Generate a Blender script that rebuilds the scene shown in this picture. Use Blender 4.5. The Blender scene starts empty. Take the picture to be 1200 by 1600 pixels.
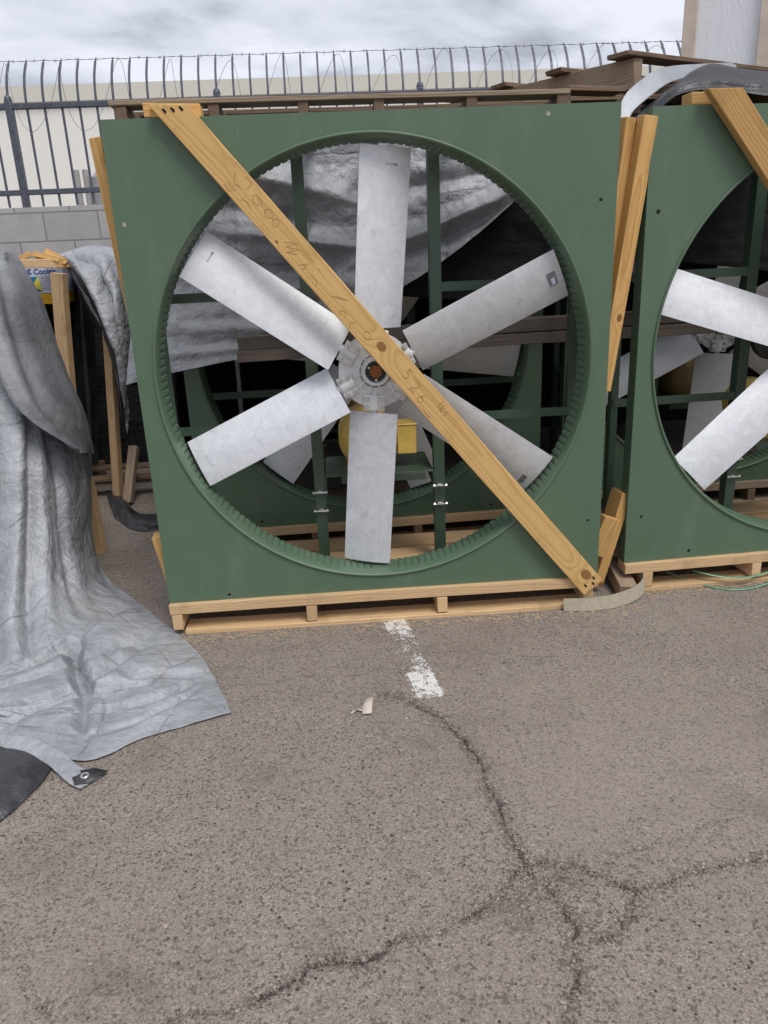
import bpy, bmesh, math, random
import numpy as np
from mathutils import Vector, Matrix, Quaternion
random.seed(7); RNG=np.random.default_rng(11)
R=math.radians
C=bpy.context.scene.collection
sc=bpy.context.scene

# ------------------------------------------------------------------ camera, sky, sun, exposure
cam_d=bpy.data.cameras.new('camera'); cam=bpy.data.objects.new('camera',cam_d); C.objects.link(cam)
cam.matrix_world=Matrix(((0.99692534,0.06081019,-0.04941638,0.71107681),
                         (-0.06610282,0.3140446,-0.94710422,-2.73778107),
                         (-0.04207464,0.94745876,0.31709875,1.36925231),(0,0,0,1)))
cam_d.sensor_fit='VERTICAL'; cam_d.sensor_height=24.0; cam_d.lens=1180/1600*24.0
cam_d.clip_start=0.02; cam_d.clip_end=1500
sc.camera=cam
SUN_EL=R(58); SUN_AZ=R(150)      # azimuth clockwise from +Y
w=bpy.data.worlds.new("World"); sc.world=w; w.use_nodes=True
nt=w.node_tree; N=nt.nodes; L=nt.links; N.clear()
def wn(t,**k):
    n=N.new(t)
    for a,b in k.items(): setattr(n,a,b)
    return n
out=wn('ShaderNodeOutputWorld'); bg=wn('ShaderNodeBackground'); bg.inputs[1].default_value=0.11
sky=wn('ShaderNodeTexSky'); sky.sky_type='NISHITA'; sky.sun_disc=False; sky.sun_elevation=SUN_EL; sky.sun_rotation=SUN_AZ
tc=wn('ShaderNodeTexCoord'); sep=wn('ShaderNodeSeparateXYZ'); L.new(tc.outputs['Generated'],sep.inputs[0])
mz=wn('ShaderNodeMath',operation='MAXIMUM'); L.new(sep.outputs[2],mz.inputs[0]); mz.inputs[1].default_value=0.0
az=wn('ShaderNodeMath',operation='ADD'); L.new(mz.outputs[0],az.inputs[0]); az.inputs[1].default_value=0.16
dx=wn('ShaderNodeMath',operation='DIVIDE'); L.new(sep.outputs[0],dx.inputs[0]); L.new(az.outputs[0],dx.inputs[1])
dy=wn('ShaderNodeMath',operation='DIVIDE'); L.new(sep.outputs[1],dy.inputs[0]); L.new(az.outputs[0],dy.inputs[1])
cmb=wn('ShaderNodeCombineXYZ'); L.new(dx.outputs[0],cmb.inputs[0]); L.new(dy.outputs[0],cmb.inputs[1])
n1=wn('ShaderNodeTexNoise'); n1.inputs['Scale'].default_value=1.5; n1.inputs['Detail'].default_value=7; n1.inputs['Roughness'].default_value=.52; n1.inputs['Distortion'].default_value=.35
L.new(cmb.outputs[0],n1.inputs['Vector'])
cr=wn('ShaderNodeValToRGB'); e=cr.color_ramp.elements
e[0].position=.38; e[0].color=(2.7,2.8,3.2,1); e[1].position=.585; e[1].color=(5.3,5.4,5.9,1)
m_=e.new(.47); m_.color=(4.1,4.25,4.85,1)
L.new(n1.outputs['Fac'],cr.inputs[0])
mx=wn('ShaderNodeMixRGB'); mx.inputs[0].default_value=.93; L.new(sky.outputs[0],mx.inputs[1]); L.new(cr.outputs[0],mx.inputs[2])
L.new(mx.outputs[0],bg.inputs[0]); L.new(bg.outputs[0],out.inputs[0])
sd=bpy.data.lights.new('sun','SUN'); sd.energy=1.5; sd.angle=R(26); sd.color=(1,.96,.9)
so=bpy.data.objects.new('sun',sd); C.objects.link(so)
sdir=Vector((math.sin(SUN_AZ)*math.cos(SUN_EL),math.cos(SUN_AZ)*math.cos(SUN_EL),math.sin(SUN_EL)))
so.rotation_euler=(-sdir).to_track_quat('-Z','Y').to_euler(); so.location=(3,-5,8)
sc.view_settings.view_transform='Standard'; sc.view_settings.look='None'; sc.view_settings.exposure=0.62; sc.view_settings.gamma=1
sc.view_settings.use_curve_mapping=False

# ------------------------------------------------------------------ numpy noise
_T=RNG.random((64,64,64)).astype(np.float32)
def vn(x,y,z=0.0):
    x=np.asarray(x,float);y=np.asarray(y,float);z=np.asarray(z,float)+0*x
    xi=np.floor(x).astype(int);yi=np.floor(y).astype(int);zi=np.floor(z).astype(int)
    fx=x-xi;fy=y-yi;fz=z-zi
    fx=fx*fx*(3-2*fx);fy=fy*fy*(3-2*fy);fz=fz*fz*(3-2*fz)
    def t(a,b,c): return _T[(xi+a)&63,(yi+b)&63,(zi+c)&63]
    c00=t(0,0,0)*(1-fx)+t(1,0,0)*fx; c10=t(0,1,0)*(1-fx)+t(1,1,0)*fx
    c01=t(0,0,1)*(1-fx)+t(1,0,1)*fx; c11=t(0,1,1)*(1-fx)+t(1,1,1)*fx
    return (c00*(1-fy)+c10*fy)*(1-fz)+(c01*(1-fy)+c11*fy)*fz
def fbm(x,y,z=0.0,o=4,g=.5):
    s=0;a=1;t=0
    for i in range(o):
        s=s+a*vn(x*2**i+i*7.3,y*2**i+i*3.1,z*2**i+1.7*i); t+=a; a*=g
    return s/t
def ridge(x,y,z=0.0,o=4):
    s=0;a=1;t=0
    for i in range(o):
        s=s+a*(1-np.abs(2*vn(x*2**i+i*5.3,y*2**i+i*9.1,z*2**i)-1)); t+=a; a*=.5
    return s/t

# ------------------------------------------------------------------ material helpers
class Mt:
    def __init__(s,name):
        s.m=bpy.data.materials.new(name); s.m.use_nodes=True; s.nt=s.m.node_tree; s.nt.nodes.clear()
        s.o=s.n('ShaderNodeOutputMaterial'); s.b=s.n('ShaderNodeBsdfPrincipled'); s.l(s.b.outputs[0],s.o.inputs[0])
        s.tc=s.n('ShaderNodeTexCoord')
    def n(s,t,**k):
        n=s.nt.nodes.new(t)
        for a,b in k.items(): setattr(n,a,b)
        return n
    def l(s,a,b): s.nt.links.new(a,b)
    def put(s,sock,v):
        if hasattr(v,'is_output'): s.l(v,sock)
        else: sock.default_value=v
    def math(s,op,a,b=0.0,c=None,clamp=False):
        n=s.n('ShaderNodeMath',operation=op); n.use_clamp=clamp
        s.put(n.inputs[0],a); s.put(n.inputs[1],b)
        if c is not None: s.put(n.inputs[2],c)
        return n.outputs[0]
    def noise(s,vec,scale,detail=4,rough=.5,dist=0.0):
        n=s.n('ShaderNodeTexNoise'); s.put(n.inputs['Vector'],vec); n.inputs['Scale'].default_value=scale
        n.inputs['Detail'].default_value=detail; n.inputs['Roughness'].default_value=rough; n.inputs['Distortion'].default_value=dist
        return n.outputs['Fac']
    def vor(s,vec,scale,feature='F1',rnd=1.0):
        n=s.n('ShaderNodeTexVoronoi',feature=feature); s.put(n.inputs['Vector'],vec); n.inputs['Scale'].default_value=scale
        n.inputs['Randomness'].default_value=rnd
        return n
    def ramp(s,f,stops,interp='LINEAR'):
        n=s.n('ShaderNodeValToRGB'); n.color_ramp.interpolation=interp; e=n.color_ramp.elements
        while len(e)<len(stops): e.new(.5)
        for i,(p,c) in enumerate(stops):
            e[i].position=p; e[i].color=(c[0],c[1],c[2],1) if not isinstance(c,(int,float)) else (c,c,c,1)
        s.put(n.inputs[0],f); return n.outputs[0]
    def mix(s,f,a,b,mode='MIX'):
        n=s.n('ShaderNodeMixRGB',blend_type=mode)
        s.put(n.inputs[0],f)
        for i,v in ((1,a),(2,b)):
            if isinstance(v,tuple) and len(v)==3: v=(*v,1)
            s.put(n.inputs[i],v)
        return n.outputs[0]
    def mapping(s,vec,sc_=(1,1,1),loc=(0,0,0),rot=(0,0,0)):
        n=s.n('ShaderNodeMapping'); s.put(n.inputs['Vector'],vec); n.inputs['Scale'].default_value=sc_
        s.put(n.inputs['Location'],loc); n.inputs['Rotation'].default_value=rot
        return n.outputs[0]
    def bump(s,h,strength=.3,dist=.002,normal=None):
        n=s.n('ShaderNodeBump'); n.inputs['Strength'].default_value=strength; n.inputs['Distance'].default_value=dist
        s.put(n.inputs['Height'],h)
        if normal is not None: s.l(normal,n.inputs['Normal'])
        return n.outputs[0]
    def set(s,col=None,rough=None,metal=None,normal=None,spec=None,**k):
        if col is not None: s.put(s.b.inputs['Base Color'],(*col,1) if isinstance(col,tuple) and len(col)==3 else col)
        if rough is not None: s.put(s.b.inputs['Roughness'],rough)
        if metal is not None: s.put(s.b.inputs['Metallic'],metal)
        if normal is not None: s.l(normal,s.b.inputs['Normal'])
        if spec is not None: s.put(s.b.inputs['Specular IOR Level'],spec)
        for a,v in k.items(): s.put(s.b.inputs[a.replace('_',' ')],v)
        return s.m

def wood(name,light,dark,knots=(),gray=0.0,ringscale=1.0,stain=.5):
    s=Mt(name); oc=s.tc.outputs['Object']
    oi=s.n('ShaderNodeObjectInfo'); rnd=oi.outputs['Random']
    off=s.n('ShaderNodeCombineXYZ'); s.put(off.inputs[0],s.math('MULTIPLY',rnd,37.0)); s.put(off.inputs[2],s.math('MULTIPLY',rnd,11.0))
    add=s.n('ShaderNodeVectorMath',operation='ADD'); s.l(oc,add.inputs[0]); s.l(off.outputs[0],add.inputs[1]); p=add.outputs[0]
    sp=s.n('ShaderNodeSeparateXYZ'); s.l(oc,sp.inputs[0])
    warp=s.noise(s.mapping(p,(1.5,7,7)),1.0,2,.5)
    warp2=s.noise(s.mapping(p,(5,16,16)),1.0,3,.5)
    y=s.math('ADD',sp.outputs[1],s.math('MULTIPLY_ADD',rnd,.06,-.03))
    z=s.math('ADD',sp.outputs[2],s.math('MULTIPLY_ADD',rnd,-.03,-.045))
    r=s.math('SQRT',s.math('ADD',s.math('MULTIPLY',y,y),s.math('MULTIPLY',z,z)))
    r=s.math('ADD',r,s.math('MULTIPLY',warp,.05)); r=s.math('ADD',r,s.math('MULTIPLY',warp2,.010))
    kmask=None
    for (kx,ky,kr) in knots:
        d=s.n('ShaderNodeVectorMath',operation='DISTANCE')
        mp=s.mapping(oc,(.75,1,.0)); s.l(mp,d.inputs[0]); d.inputs[1].default_value=(kx*.75,ky,0)
        dd=d.outputs['Value']
        g=s.math('POWER',2.718,s.math('MULTIPLY',s.math('POWER',s.math('DIVIDE',dd,kr*2.3),2.0),-1.0))
        r=s.math('ADD',r,s.math('MULTIPLY',g,kr*1.6))
        km=s.math('SUBTRACT',1.0,s.math('DIVIDE',s.math('ADD',dd,s.math('MULTIPLY_ADD',warp2,.006,-.003)),kr),clamp=True)
        km=s.math('MULTIPLY',km,5.0,clamp=True)
        kmask=km if kmask is None else s.math('MAXIMUM',kmask,km)
    ph=s.math('FRACT',s.math('MULTIPLY',r,115.0*ringscale))
    ring=s.ramp(ph,[(0,.0),(.55,.35),(.86,1.0),(1.0,.05)])
    fine=s.noise(s.mapping(p,(6,260,260)),1.0,3,.6)
    big=s.noise(s.mapping(p,(2.2,9,9)),1.0,4,.55)
    f=s.math('MULTIPLY',ring,.55); f=s.math('ADD',f,s.math('MULTIPLY_ADD',fine,.55,-.22)); f=s.math('ADD',f,s.math('MULTIPLY_ADD',big,stain,-.5*stain),clamp=True)
    col=s.mix(f,light,dark)
    bright=s.math('MULTIPLY_ADD',rnd,.35,.82)
    hsv=s.n('ShaderNodeHueSaturation'); s.l(col,hsv.inputs['Color']); s.put(hsv.inputs['Value'],bright); col=hsv.outputs[0]
    dirt=s.noise(p,9.0,6,.65)
    col=s.mix(s.ramp(dirt,[(.55,0.0),(.8,.45)]),col,tuple(c*.42 for c in dark))
    if kmask is not None: col=s.mix(s.math('MULTIPLY',kmask,.85),col,tuple(a*b for a,b in zip(dark,(.42,.33,.32))))
    if gray: col=s.mix(gray,col,(.2,.18,.16))
    b=s.bump(s.math('ADD',ring,s.math('MULTIPLY',fine,1.4)),.35,.0012)
    return s.set(col,.72,0,b,.3)

PLANK_KNOTS=((-.128,.002,.017),(1.075,.012,.021),(-.62,-.03,.005))
M={}
M['plank']=wood('plank_pine',(.70,.455,.185),(.47,.25,.075),PLANK_KNOTS,ringscale=.7,stain=.3)
M['pine']=wood('amber_pine',(.62,.38,.145),(.38,.185,.05),((.2,.01,.012),),ringscale=.8,stain=.4)
M['pale']=wood('pale_pine',(.63,.44,.25),(.40,.24,.11),stain=.4)
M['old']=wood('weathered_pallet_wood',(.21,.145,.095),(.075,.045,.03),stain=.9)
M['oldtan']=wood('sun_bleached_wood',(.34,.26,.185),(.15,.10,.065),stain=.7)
M['gray']=wood('grey_driftwood_timber',(.20,.165,.14),(.06,.045,.037),ringscale=1.6,stain=.7)
def green(name,base,rough=.42):
    s=Mt(name); oc=s.tc.outputs['Object']
    n=s.noise(oc,3.2,6,.6); st=s.noise(s.mapping(oc,(2,30,2)),3,4,.6)
    col=s.mix(s.ramp(n,[(.3,.0),(.75,.5)]),base,tuple(c*1.28 for c in base))
    col=s.mix(s.ramp(s.noise(oc,70,3,.7),[(.62,.0),(.8,.22)]),col,(.25,.27,.23))
    col=s.mix(s.ramp(s.noise(s.mapping(oc,(1,1,.35)),6,8,.7),[(.52,0.0),(.78,.34)]),col,(.20,.22,.17))
    scr=s.noise(s.mapping(oc,(90,1,5),(0,0,0),(0,.35,0)),1.0,3,.6); col=s.mix(s.math('MULTIPLY',s.ramp(scr,[(.68,0.0),(.72,.35)]),s.ramp(s.noise(oc,3.5,3,.6),[(.52,0.0),(.62,1.0)])),col,(.24,.27,.23))
    rg=s.math('MULTIPLY_ADD',st,.22,rough-.10)
    b=s.bump(s.noise(oc,900,2,.5),.10,.0004); b=s.bump(s.noise(oc,2.3,2,.4),.5,.006,b)
    return s.set(col,rg,0,b,.5)
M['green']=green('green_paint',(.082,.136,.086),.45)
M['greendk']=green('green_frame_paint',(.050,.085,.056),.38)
def alu(name,base,rough=.42,metal=.72):
    s=Mt(name); oc=s.tc.outputs['Object']
    oi=s.n('ShaderNodeObjectInfo'); 
    off=s.n('ShaderNodeVectorMath',operation='ADD'); s.l(oc,off.inputs[0]); s.put(off.inputs[1],oi.outputs['Random']); p=off.outputs[0]
    sw=s.noise(p,14,8,.72,1.6); fi=s.noise(s.mapping(p,(1,1,.2)),120,3,.6); sp=s.noise(p,260,2,.6)
    f=s.ramp(sw,[(.35,0.0),(.5,.45),(.68,1.0)])
    col=s.mix(f,base,tuple(min(1,c*1.22) for c in base))
    col=s.mix(s.ramp(sp,[(.60,0.0),(.72,.35)]),col,tuple(c*.55 for c in base))
    col=s.mix(s.ramp(s.noise(p,22,5,.7,.8),[(.60,0.0),(.66,.28),(.7,.0)]),col,tuple(c*.45 for c in base))
    rg=s.math('ADD',s.math('MULTIPLY',s.math('ADD',sw,fi),.22),rough-.14)
    b=s.bump(s.math('ADD',sw,s.math('MULTIPLY',sp,.3)),.25,.0012)
    return s.set(col,rg,metal,b)
M['blade']=alu('cast_aluminium_blade',(.64,.655,.68),.52,.6)
M['bladedull']=alu('dull_aluminium_blade',(.40,.40,.41),.5,.5)
M['hub']=alu('cast_hub_metal',(.62,.62,.62),.42,.5)
def plain(name,col,rough=.5,metal=0,nscale=40,var=.25,bump=.15):
    s=Mt(name); oc=s.tc.outputs['Object']; n=s.noise(oc,nscale,5,.65)
    c=s.mix(s.ramp(n,[(.35,0.0),(.7,1.0)]),tuple(v*(1-var) for v in col),tuple(min(1,v*(1+var)) for v in col))
    return s.set(c,rough,metal,s.bump(n,bump,.001))
M['zinc']=plain('zinc_plated_steel',(.62,.62,.60),.3,.9,90)
M['rust']=plain('rusty_shaft_steel',(.28,.10,.03),.8,.2,160,.45,.5)
M['blackpaint']=plain('black_recess',(.02,.02,.02),.5)
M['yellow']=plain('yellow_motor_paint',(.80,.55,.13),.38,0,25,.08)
M['shadeyellow']=plain('shade_darkened_yellow_paint',(.22,.15,.05),.5,0,25,.2)  # motor yellow darkened in colour to stand for shade on the rear-right fan
M['tape']=plain('yellow_tape',(.75,.42,.01),.45,0,20,.08)
M['navy']=plain('navy_fence_paint',(.080,.090,.118),.45,.1,30,.3)
M['wire']=plain('galvanised_wire',(.16,.16,.18),.5,.6,60,.3)
M['card']=plain('grey_cardboard',(.37,.33,.25),.9,0,50,.12,.3)
M['paper']=plain('torn_paper',(.55,.48,.42),.9,0,60,.1,.3)
M['label']=plain('label_white',(.62,.67,.80),.5,0,15,.04)
M['ink_blue']=plain('label_blue_print',(.03,.09,.36),.5); M['ink_teal']=plain('label_teal_panel',(.02,.20,.45),.5)
M['ink_yel']=plain('label_yellow_panel',(.75,.72,.06),.5); M['ink_blk']=plain('label_black_panel',(.02,.02,.02),.5)
M['pencil']=plain('pencil_mark',(.30,.16,.06),.8); M['inkgrey']=plain('grey_marker',(.22,.22,.23),.7)
M['strap']=plain('green_plastic_strap',(.16,.33,.20),.3,0,30,.1)
M['hole']=plain('dark_screw_hole',(.008,.008,.008),.9); M['putty']=plain('pale_plug',(.35,.33,.25),.7)
M['concrete']=plain('concrete_cap',(.36,.35,.34),.9,0,30,.15,.4)
M['strawmat']=plain('pale_wood_splinter',(.50,.37,.20),.8)

def tarp(name,base,hi,rough,metal,scale=1.0,stain=True,crease=1.0):
    s=Mt(name); oc=s.tc.outputs['Object']
    d=s.noise(oc,5*scale,3,.5); 
    wv=s.n('ShaderNodeVectorMath',operation='MULTIPLY_ADD'); 
    nz=s.n('ShaderNodeTexNoise'); s.l(oc,nz.inputs['Vector']); nz.inputs['Scale'].default_value=7*scale; nz.inputs['Detail'].default_value=3
    s.l(nz.outputs['Color'],wv.inputs[0]); wv.inputs[1].default_value=(.10,.10,.10); s.l(oc,wv.inputs[2]); p=wv.outputs[0]
    v1=s.vor(p,9*scale).outputs['Distance']; v2=s.vor(p,24*scale).outputs['Distance']; v3=s.vor(p,60*scale).outputs['Distance']
    e1=s.vor(p,6.5*scale,'DISTANCE_TO_EDGE').outputs['Distance']
    big=s.noise(s.mapping(oc,(1,1,1)),3.2*scale,6,.6,1.0)
    col=s.mix(s.ramp(big,[(.3,0.0),(.7,1.0)]),base,hi)
    uvn=s.n('ShaderNodeUVMap',uv_map='cloth'); us=s.n('ShaderNodeSeparateXYZ'); s.l(uvn.outputs[0],us.inputs[0])
    wob=s.noise(oc,6,2,.5)
    def foldline(c_,fr,ph):
        t=s.math('FRACT',s.math('ADD',s.math('MULTIPLY',c_,fr),s.math('MULTIPLY_ADD',wob,.16,ph))); return s.math('ABSOLUTE',s.math('SUBTRACT',t,.5))
    fu=foldline(us.outputs[0],3.1,.1); fv=foldline(us.outputs[1],2.6,.3)
    ln=s.math('MAXIMUM',s.ramp(fu,[(0.0,1.0),(.012,.5),(.022,0.0)]),s.ramp(fv,[(0.0,1.0),(.010,.5),(.018,0.0)]))
    ln=s.math('MULTIPLY',ln,s.ramp(s.noise(oc,9,4,.7),[(.42,0.0),(.6,.8)]))
    if stain:
        col=s.mix(s.math('MULTIPLY',ln,.7),col,(.10,.10,.108))
        col=s.mix(s.ramp(s.noise(oc,2.3*scale,4,.6),[(.58,0.0),(.75,.4)]),col,tuple(a*b for a,b in zip(hi,(.8,.7,.58))))
        fk=s.noise(oc,70,3,.8); col=s.mix(s.ramp(fk,[(.70,0.0),(.73,.8)]),col,(.03,.03,.035))
        scf=s.noise(s.mapping(oc,(1,1,.3)),38,4,.7,.8); col=s.mix(s.ramp(scf,[(.55,0.0),(.75,.3)]),col,tuple(c*.55 for c in base))
    if stain:
        col=s.mix(s.ramp(s.noise(oc,2.3*scale,4,.6),[(.58,0.0),(.75,.4)]),col,tuple(a*b for a,b in zip(hi,(.8,.7,.58))))
        fk=s.noise(oc,70,3,.8); col=s.mix(s.ramp(fk,[(.70,0.0),(.73,.8)]),col,(.03,.03,.035))
    weave=s.math('MULTIPLY',s.math('SINE',s.math('MULTIPLY',s.n('ShaderNodeSeparateXYZ').outputs[0],1)),0)
    def rd(vec,sc,dt=2,ds=.4):
        q=s.noise(vec,sc,dt,.5,ds); return s.math('ABSOLUTE',s.math('MULTIPLY_ADD',q,2.0,-1.0))
    va_=s.mapping(oc,(1,1,.45),(0,0,0),(.3,.5,.2)); vb_=s.mapping(oc,(.5,1,1.2),(3,1,2),(.2,-.6,.4))
    h=s.math('ADD',rd(va_,5*scale),s.math('MULTIPLY',rd(vb_,8*scale),.6)); h=s.math('ADD',h,s.math('MULTIPLY',rd(p,17*scale,3),.34)); h=s.math('ADD',h,s.math('MULTIPLY',rd(oc,42*scale,2),.07))
    h=s.math('ADD',h,s.math('MULTIPLY',rd(p,30*scale,2,.8),.10))
    b=s.bump(s.math('ADD',fu,fv),.5*crease,.05)
    h=s.math('ADD',h,s.math('MULTIPLY',ln,-.10)); b=s.bump(h,.55*crease,.05/scale,b)
    b=s.bump(s.noise(oc,220,2,.6),.10,.0015,b)
    return s.set(col,s.math('MULTIPLY_ADD',big,.25,rough-.1),metal,b,.5)
M['silver']=tarp('silver_tarpaulin',(.26,.272,.292),(.41,.427,.455),.58,.22,crease=.8)
M['band']=tarp('smooth_silver_band',(.27,.285,.31),(.36,.38,.41),.45,.3,stain=False,crease=.12)
M['blacktarp']=tarp('black_tarpaulin',(.025,.025,.028),(.055,.056,.061),.42,0,stain=False,crease=.45)
M['greytarp']=tarp('grey_underside_tarpaulin',(.15,.155,.168),(.26,.268,.285),.55,.15,stain=False,crease=.35)
M['shadetarp']=tarp('shade_darkened_tarpaulin',(.005,.005,.006),(.009,.009,.010),.85,0,stain=False,crease=.6)  # near-black copy of the black tarp, interior shade put into its colour

# asphalt with an attribute for the cracks
s=Mt('asphalt'); oc=s.tc.outputs['Object']
at=s.n('ShaderNodeAttribute',attribute_name='crack'); sp=s.n('ShaderNodeSeparateColor'); s.l(at.outputs['Color'],sp.inputs[0])
core,ravel=sp.outputs[0],sp.outputs[1]
wz=s.n('ShaderNodeVectorMath',operation='MULTIPLY_ADD'); nz=s.n('ShaderNodeTexNoise'); s.l(oc,nz.inputs['Vector']); nz.inputs['Scale'].default_value=120
s.l(nz.outputs['Color'],wz.inputs[0]); wz.inputs[1].default_value=(.004,.004,.004); s.l(oc,wz.inputs[2]); p=wz.outputs[0]
va=s.vor(p,170); vb=s.vor(p,95); vc=s.vor(p,330)
ca=s.n('ShaderNodeSeparateColor'); s.l(va.outputs['Color'],ca.inputs[0]); cb=s.n('ShaderNodeSeparateColor'); s.l(vb.outputs['Color'],cb.inputs[0]); cc=s.n('ShaderNodeSeparateColor'); s.l(vc.outputs['Color'],cc.inputs[0])
col=s.ramp(cc.outputs[0],[(0,(.155,.132,.114)),(.4,(.248,.213,.183)),(.8,(.290,.251,.218)),(1,(.39,.343,.303))])
col=s.mix(s.ramp(ca.outputs[0],[(.0,.80),(.13,.7),(.19,0.0)]),col,(.090,.075,.067))
col=s.mix(s.ramp(ca.outputs[1],[(.86,0.0),(.95,.4)]),col,(.33,.29,.245))
vd=s.vor(p,52); cd=s.n('ShaderNodeSeparateColor'); s.l(vd.outputs['Color'],cd.inputs[0])
pm=s.math('MULTIPLY',s.ramp(cd.outputs[0],[(.78,0.0),(.82,.34)]),s.ramp(vd.outputs['Distance'],[(.25,1.0),(.42,0.0)])); col=s.mix(pm,col,(.13,.112,.10))
pm=s.math('MULTIPLY',s.ramp(cd.outputs[1],[(.86,0.0),(.9,.4)]),s.ramp(vd.outputs['Distance'],[(.2,1.0),(.38,0.0)])); col=s.mix(pm,col,(.36,.325,.29))
pm=s.math('MULTIPLY',s.ramp(cb.outputs[0],[(0.955,0.0),(.965,1.0)]),s.ramp(vb.outputs['Distance'],[(.28,1.0),(.42,0.0)]))
col=s.mix(s.math('MULTIPLY',pm,.6),col,(.42,.39,.35))
pm=s.math('MULTIPLY',s.ramp(cb.outputs[1],[(0.955,0.0),(.965,1.0)]),s.ramp(vb.outputs['Distance'],[(.3,1.0),(.45,0.0)]))
col=s.mix(pm,col,(.045,.037,.035))
lg=s.noise(oc,1.3,6,.6); col=s.mix(s.ramp(lg,[(.35,0.0),(.7,.30)]),col,(.19,.15,.122))
lg2=s.noise(oc,7,6,.7); col=s.mix(s.ramp(lg2,[(.5,0.0),(.75,.30)]),col,(.115,.10,.092))
blot=s.vor(s.mapping(oc,(1,1,1)),2.6); bs=s.n('ShaderNodeSeparateColor'); s.l(blot.outputs['Color'],bs.inputs[0])
bm=s.math('MULTIPLY',s.ramp(blot.outputs['Distance'],[(.028,1.0),(.05,0.0)]),s.ramp(bs.outputs[0],[(.45,0.0),(.5,.55)])); col=s.mix(bm,col,(.085,.075,.075))
st1=s.noise(s.mapping(oc,(1,1.6,1),(4,2,0)),2.1,7,.68,.6); col=s.mix(s.ramp(st1,[(.56,0.0),(.70,.38)]),col,(.10,.088,.078))
st2=s.noise(s.mapping(oc,(1,1,1),(9,5,0)),.8,5,.6); col=s.mix(s.ramp(st2,[(.5,0.0),(.72,.30)]),col,(.33,.285,.24))
grit=s.noise(oc,240,3,.8)
dk=s.math('GREATER_THAN',s.math('MULTIPLY',ravel,.80),ca.outputs[2])
col=s.mix(s.math('MULTIPLY',dk,.5),col,(.062,.050,.044))
dk2=s.math('GREATER_THAN',s.math('MULTIPLY',ravel,.55),cc.outputs[2])
col=s.mix(s.math('MULTIPLY',dk2,.42),col,(.085,.070,.060))
lt=s.math('GREATER_THAN',s.math('MULTIPLY',ravel,.16),cb.outputs[2]); lt=s.math('MULTIPLY',lt,s.ramp(vb.outputs['Distance'],[(.25,1.0),(.4,0.0)]))
col=s.mix(s.math('MULTIPLY',lt,.75),col,(.40,.36,.32))
ck=s.math('GREATER_THAN',core,s.math('MULTIPLY_ADD',cc.outputs[1],.85,.13))
col=s.mix(s.math('MULTIPLY',ck,.75),col,(.030,.024,.021))
h=s.math('ADD',s.math('MULTIPLY',va.outputs['Distance'],-.8),s.math('MULTIPLY',vc.outputs['Distance'],-.4)); h=s.math('ADD',h,s.math('MULTIPLY',ca.outputs[2],.9))
h=s.math('ADD',h,s.math('MULTIPLY',grit,.7))
M['asphalt']=s.set(col,.93,0,s.bump(h,.55,.0022),.25)

s=Mt('road_paint'); oc=s.tc.outputs['Object']; M['paint']=s.set(s.mix(s.noise(oc,90,4,.7),(.62,.60,.57),(.85,.84,.82)),.8,0,s.bump(s.noise(oc,180,3,.6),.5,.002))
s=Mt('concrete_block'); oc=s.tc.outputs['Object']
br=s.n('ShaderNodeTexBrick'); s.l(s.mapping(oc,(1,1,1),(0,0,0),(R(-90),0,0)),br.inputs['Vector']); br.offset=.5
for k,v in (('Scale',1.0),('Mortar Size',.006),('Mortar Smooth',.3),('Brick Width',.398),('Row Height',.2)): br.inputs[k].default_value=v
br.inputs['Color1'].default_value=(.36,.35,.35,1); br.inputs['Color2'].default_value=(.44,.43,.43,1); br.inputs['Mortar'].default_value=(.22,.21,.21,1)
cl=s.mix(s.ramp(s.noise(oc,5,6,.7),[(.4,0.0),(.7,.45)]),br.outputs['Color'],(.25,.24,.24))
M['cmu']=s.set(cl,.95,0,s.bump(s.math('ADD',s.math('MULTIPLY',br.outputs['Fac'],-1.0),s.math('MULTIPLY',s.noise(oc,150,3,.7),.3)),.5,.006))
s=Mt('cream_stucco'); oc=s.tc.outputs['Object']; spx=s.n('ShaderNodeSeparateXYZ'); s.l(oc,spx.inputs[0])
cl=s.mix(s.ramp(s.noise(s.mapping(oc,(.5,.5,.12)),1.4,5,.6),[(.3,0.0),(.8,.4)]),(.80,.785,.735),(.73,.71,.65))
M['cream']=s.set(cl,.9,0,s.bump(s.noise(oc,40,4,.7),.2,.01))
s=Mt('parapet_paint'); oc=s.tc.outputs['Object']; M['parapet']=s.set(s.mix(s.noise(s.mapping(oc,(.6,.6,.3)),1.1,4,.6),(.66,.645,.575),(.60,.585,.52)),.9)
s=Mt('plastic_film'); oc=s.tc.outputs['Object']; n=s.noise(s.mapping(oc,(1.5,1.5,.4)),4,6,.7,1.5)
M['film']=s.set(s.mix(n,(.74,.76,.80),(.86,.87,.89)),.5,0,s.bump(n,.5,.02),.5)
M['filmwood']=plain('timber_under_film',(.62,.52,.43),.5,0,8,.15)
M['cratewood']=plain('crate_wood',(.42,.25,.12),.7,0,20,.25)

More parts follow.
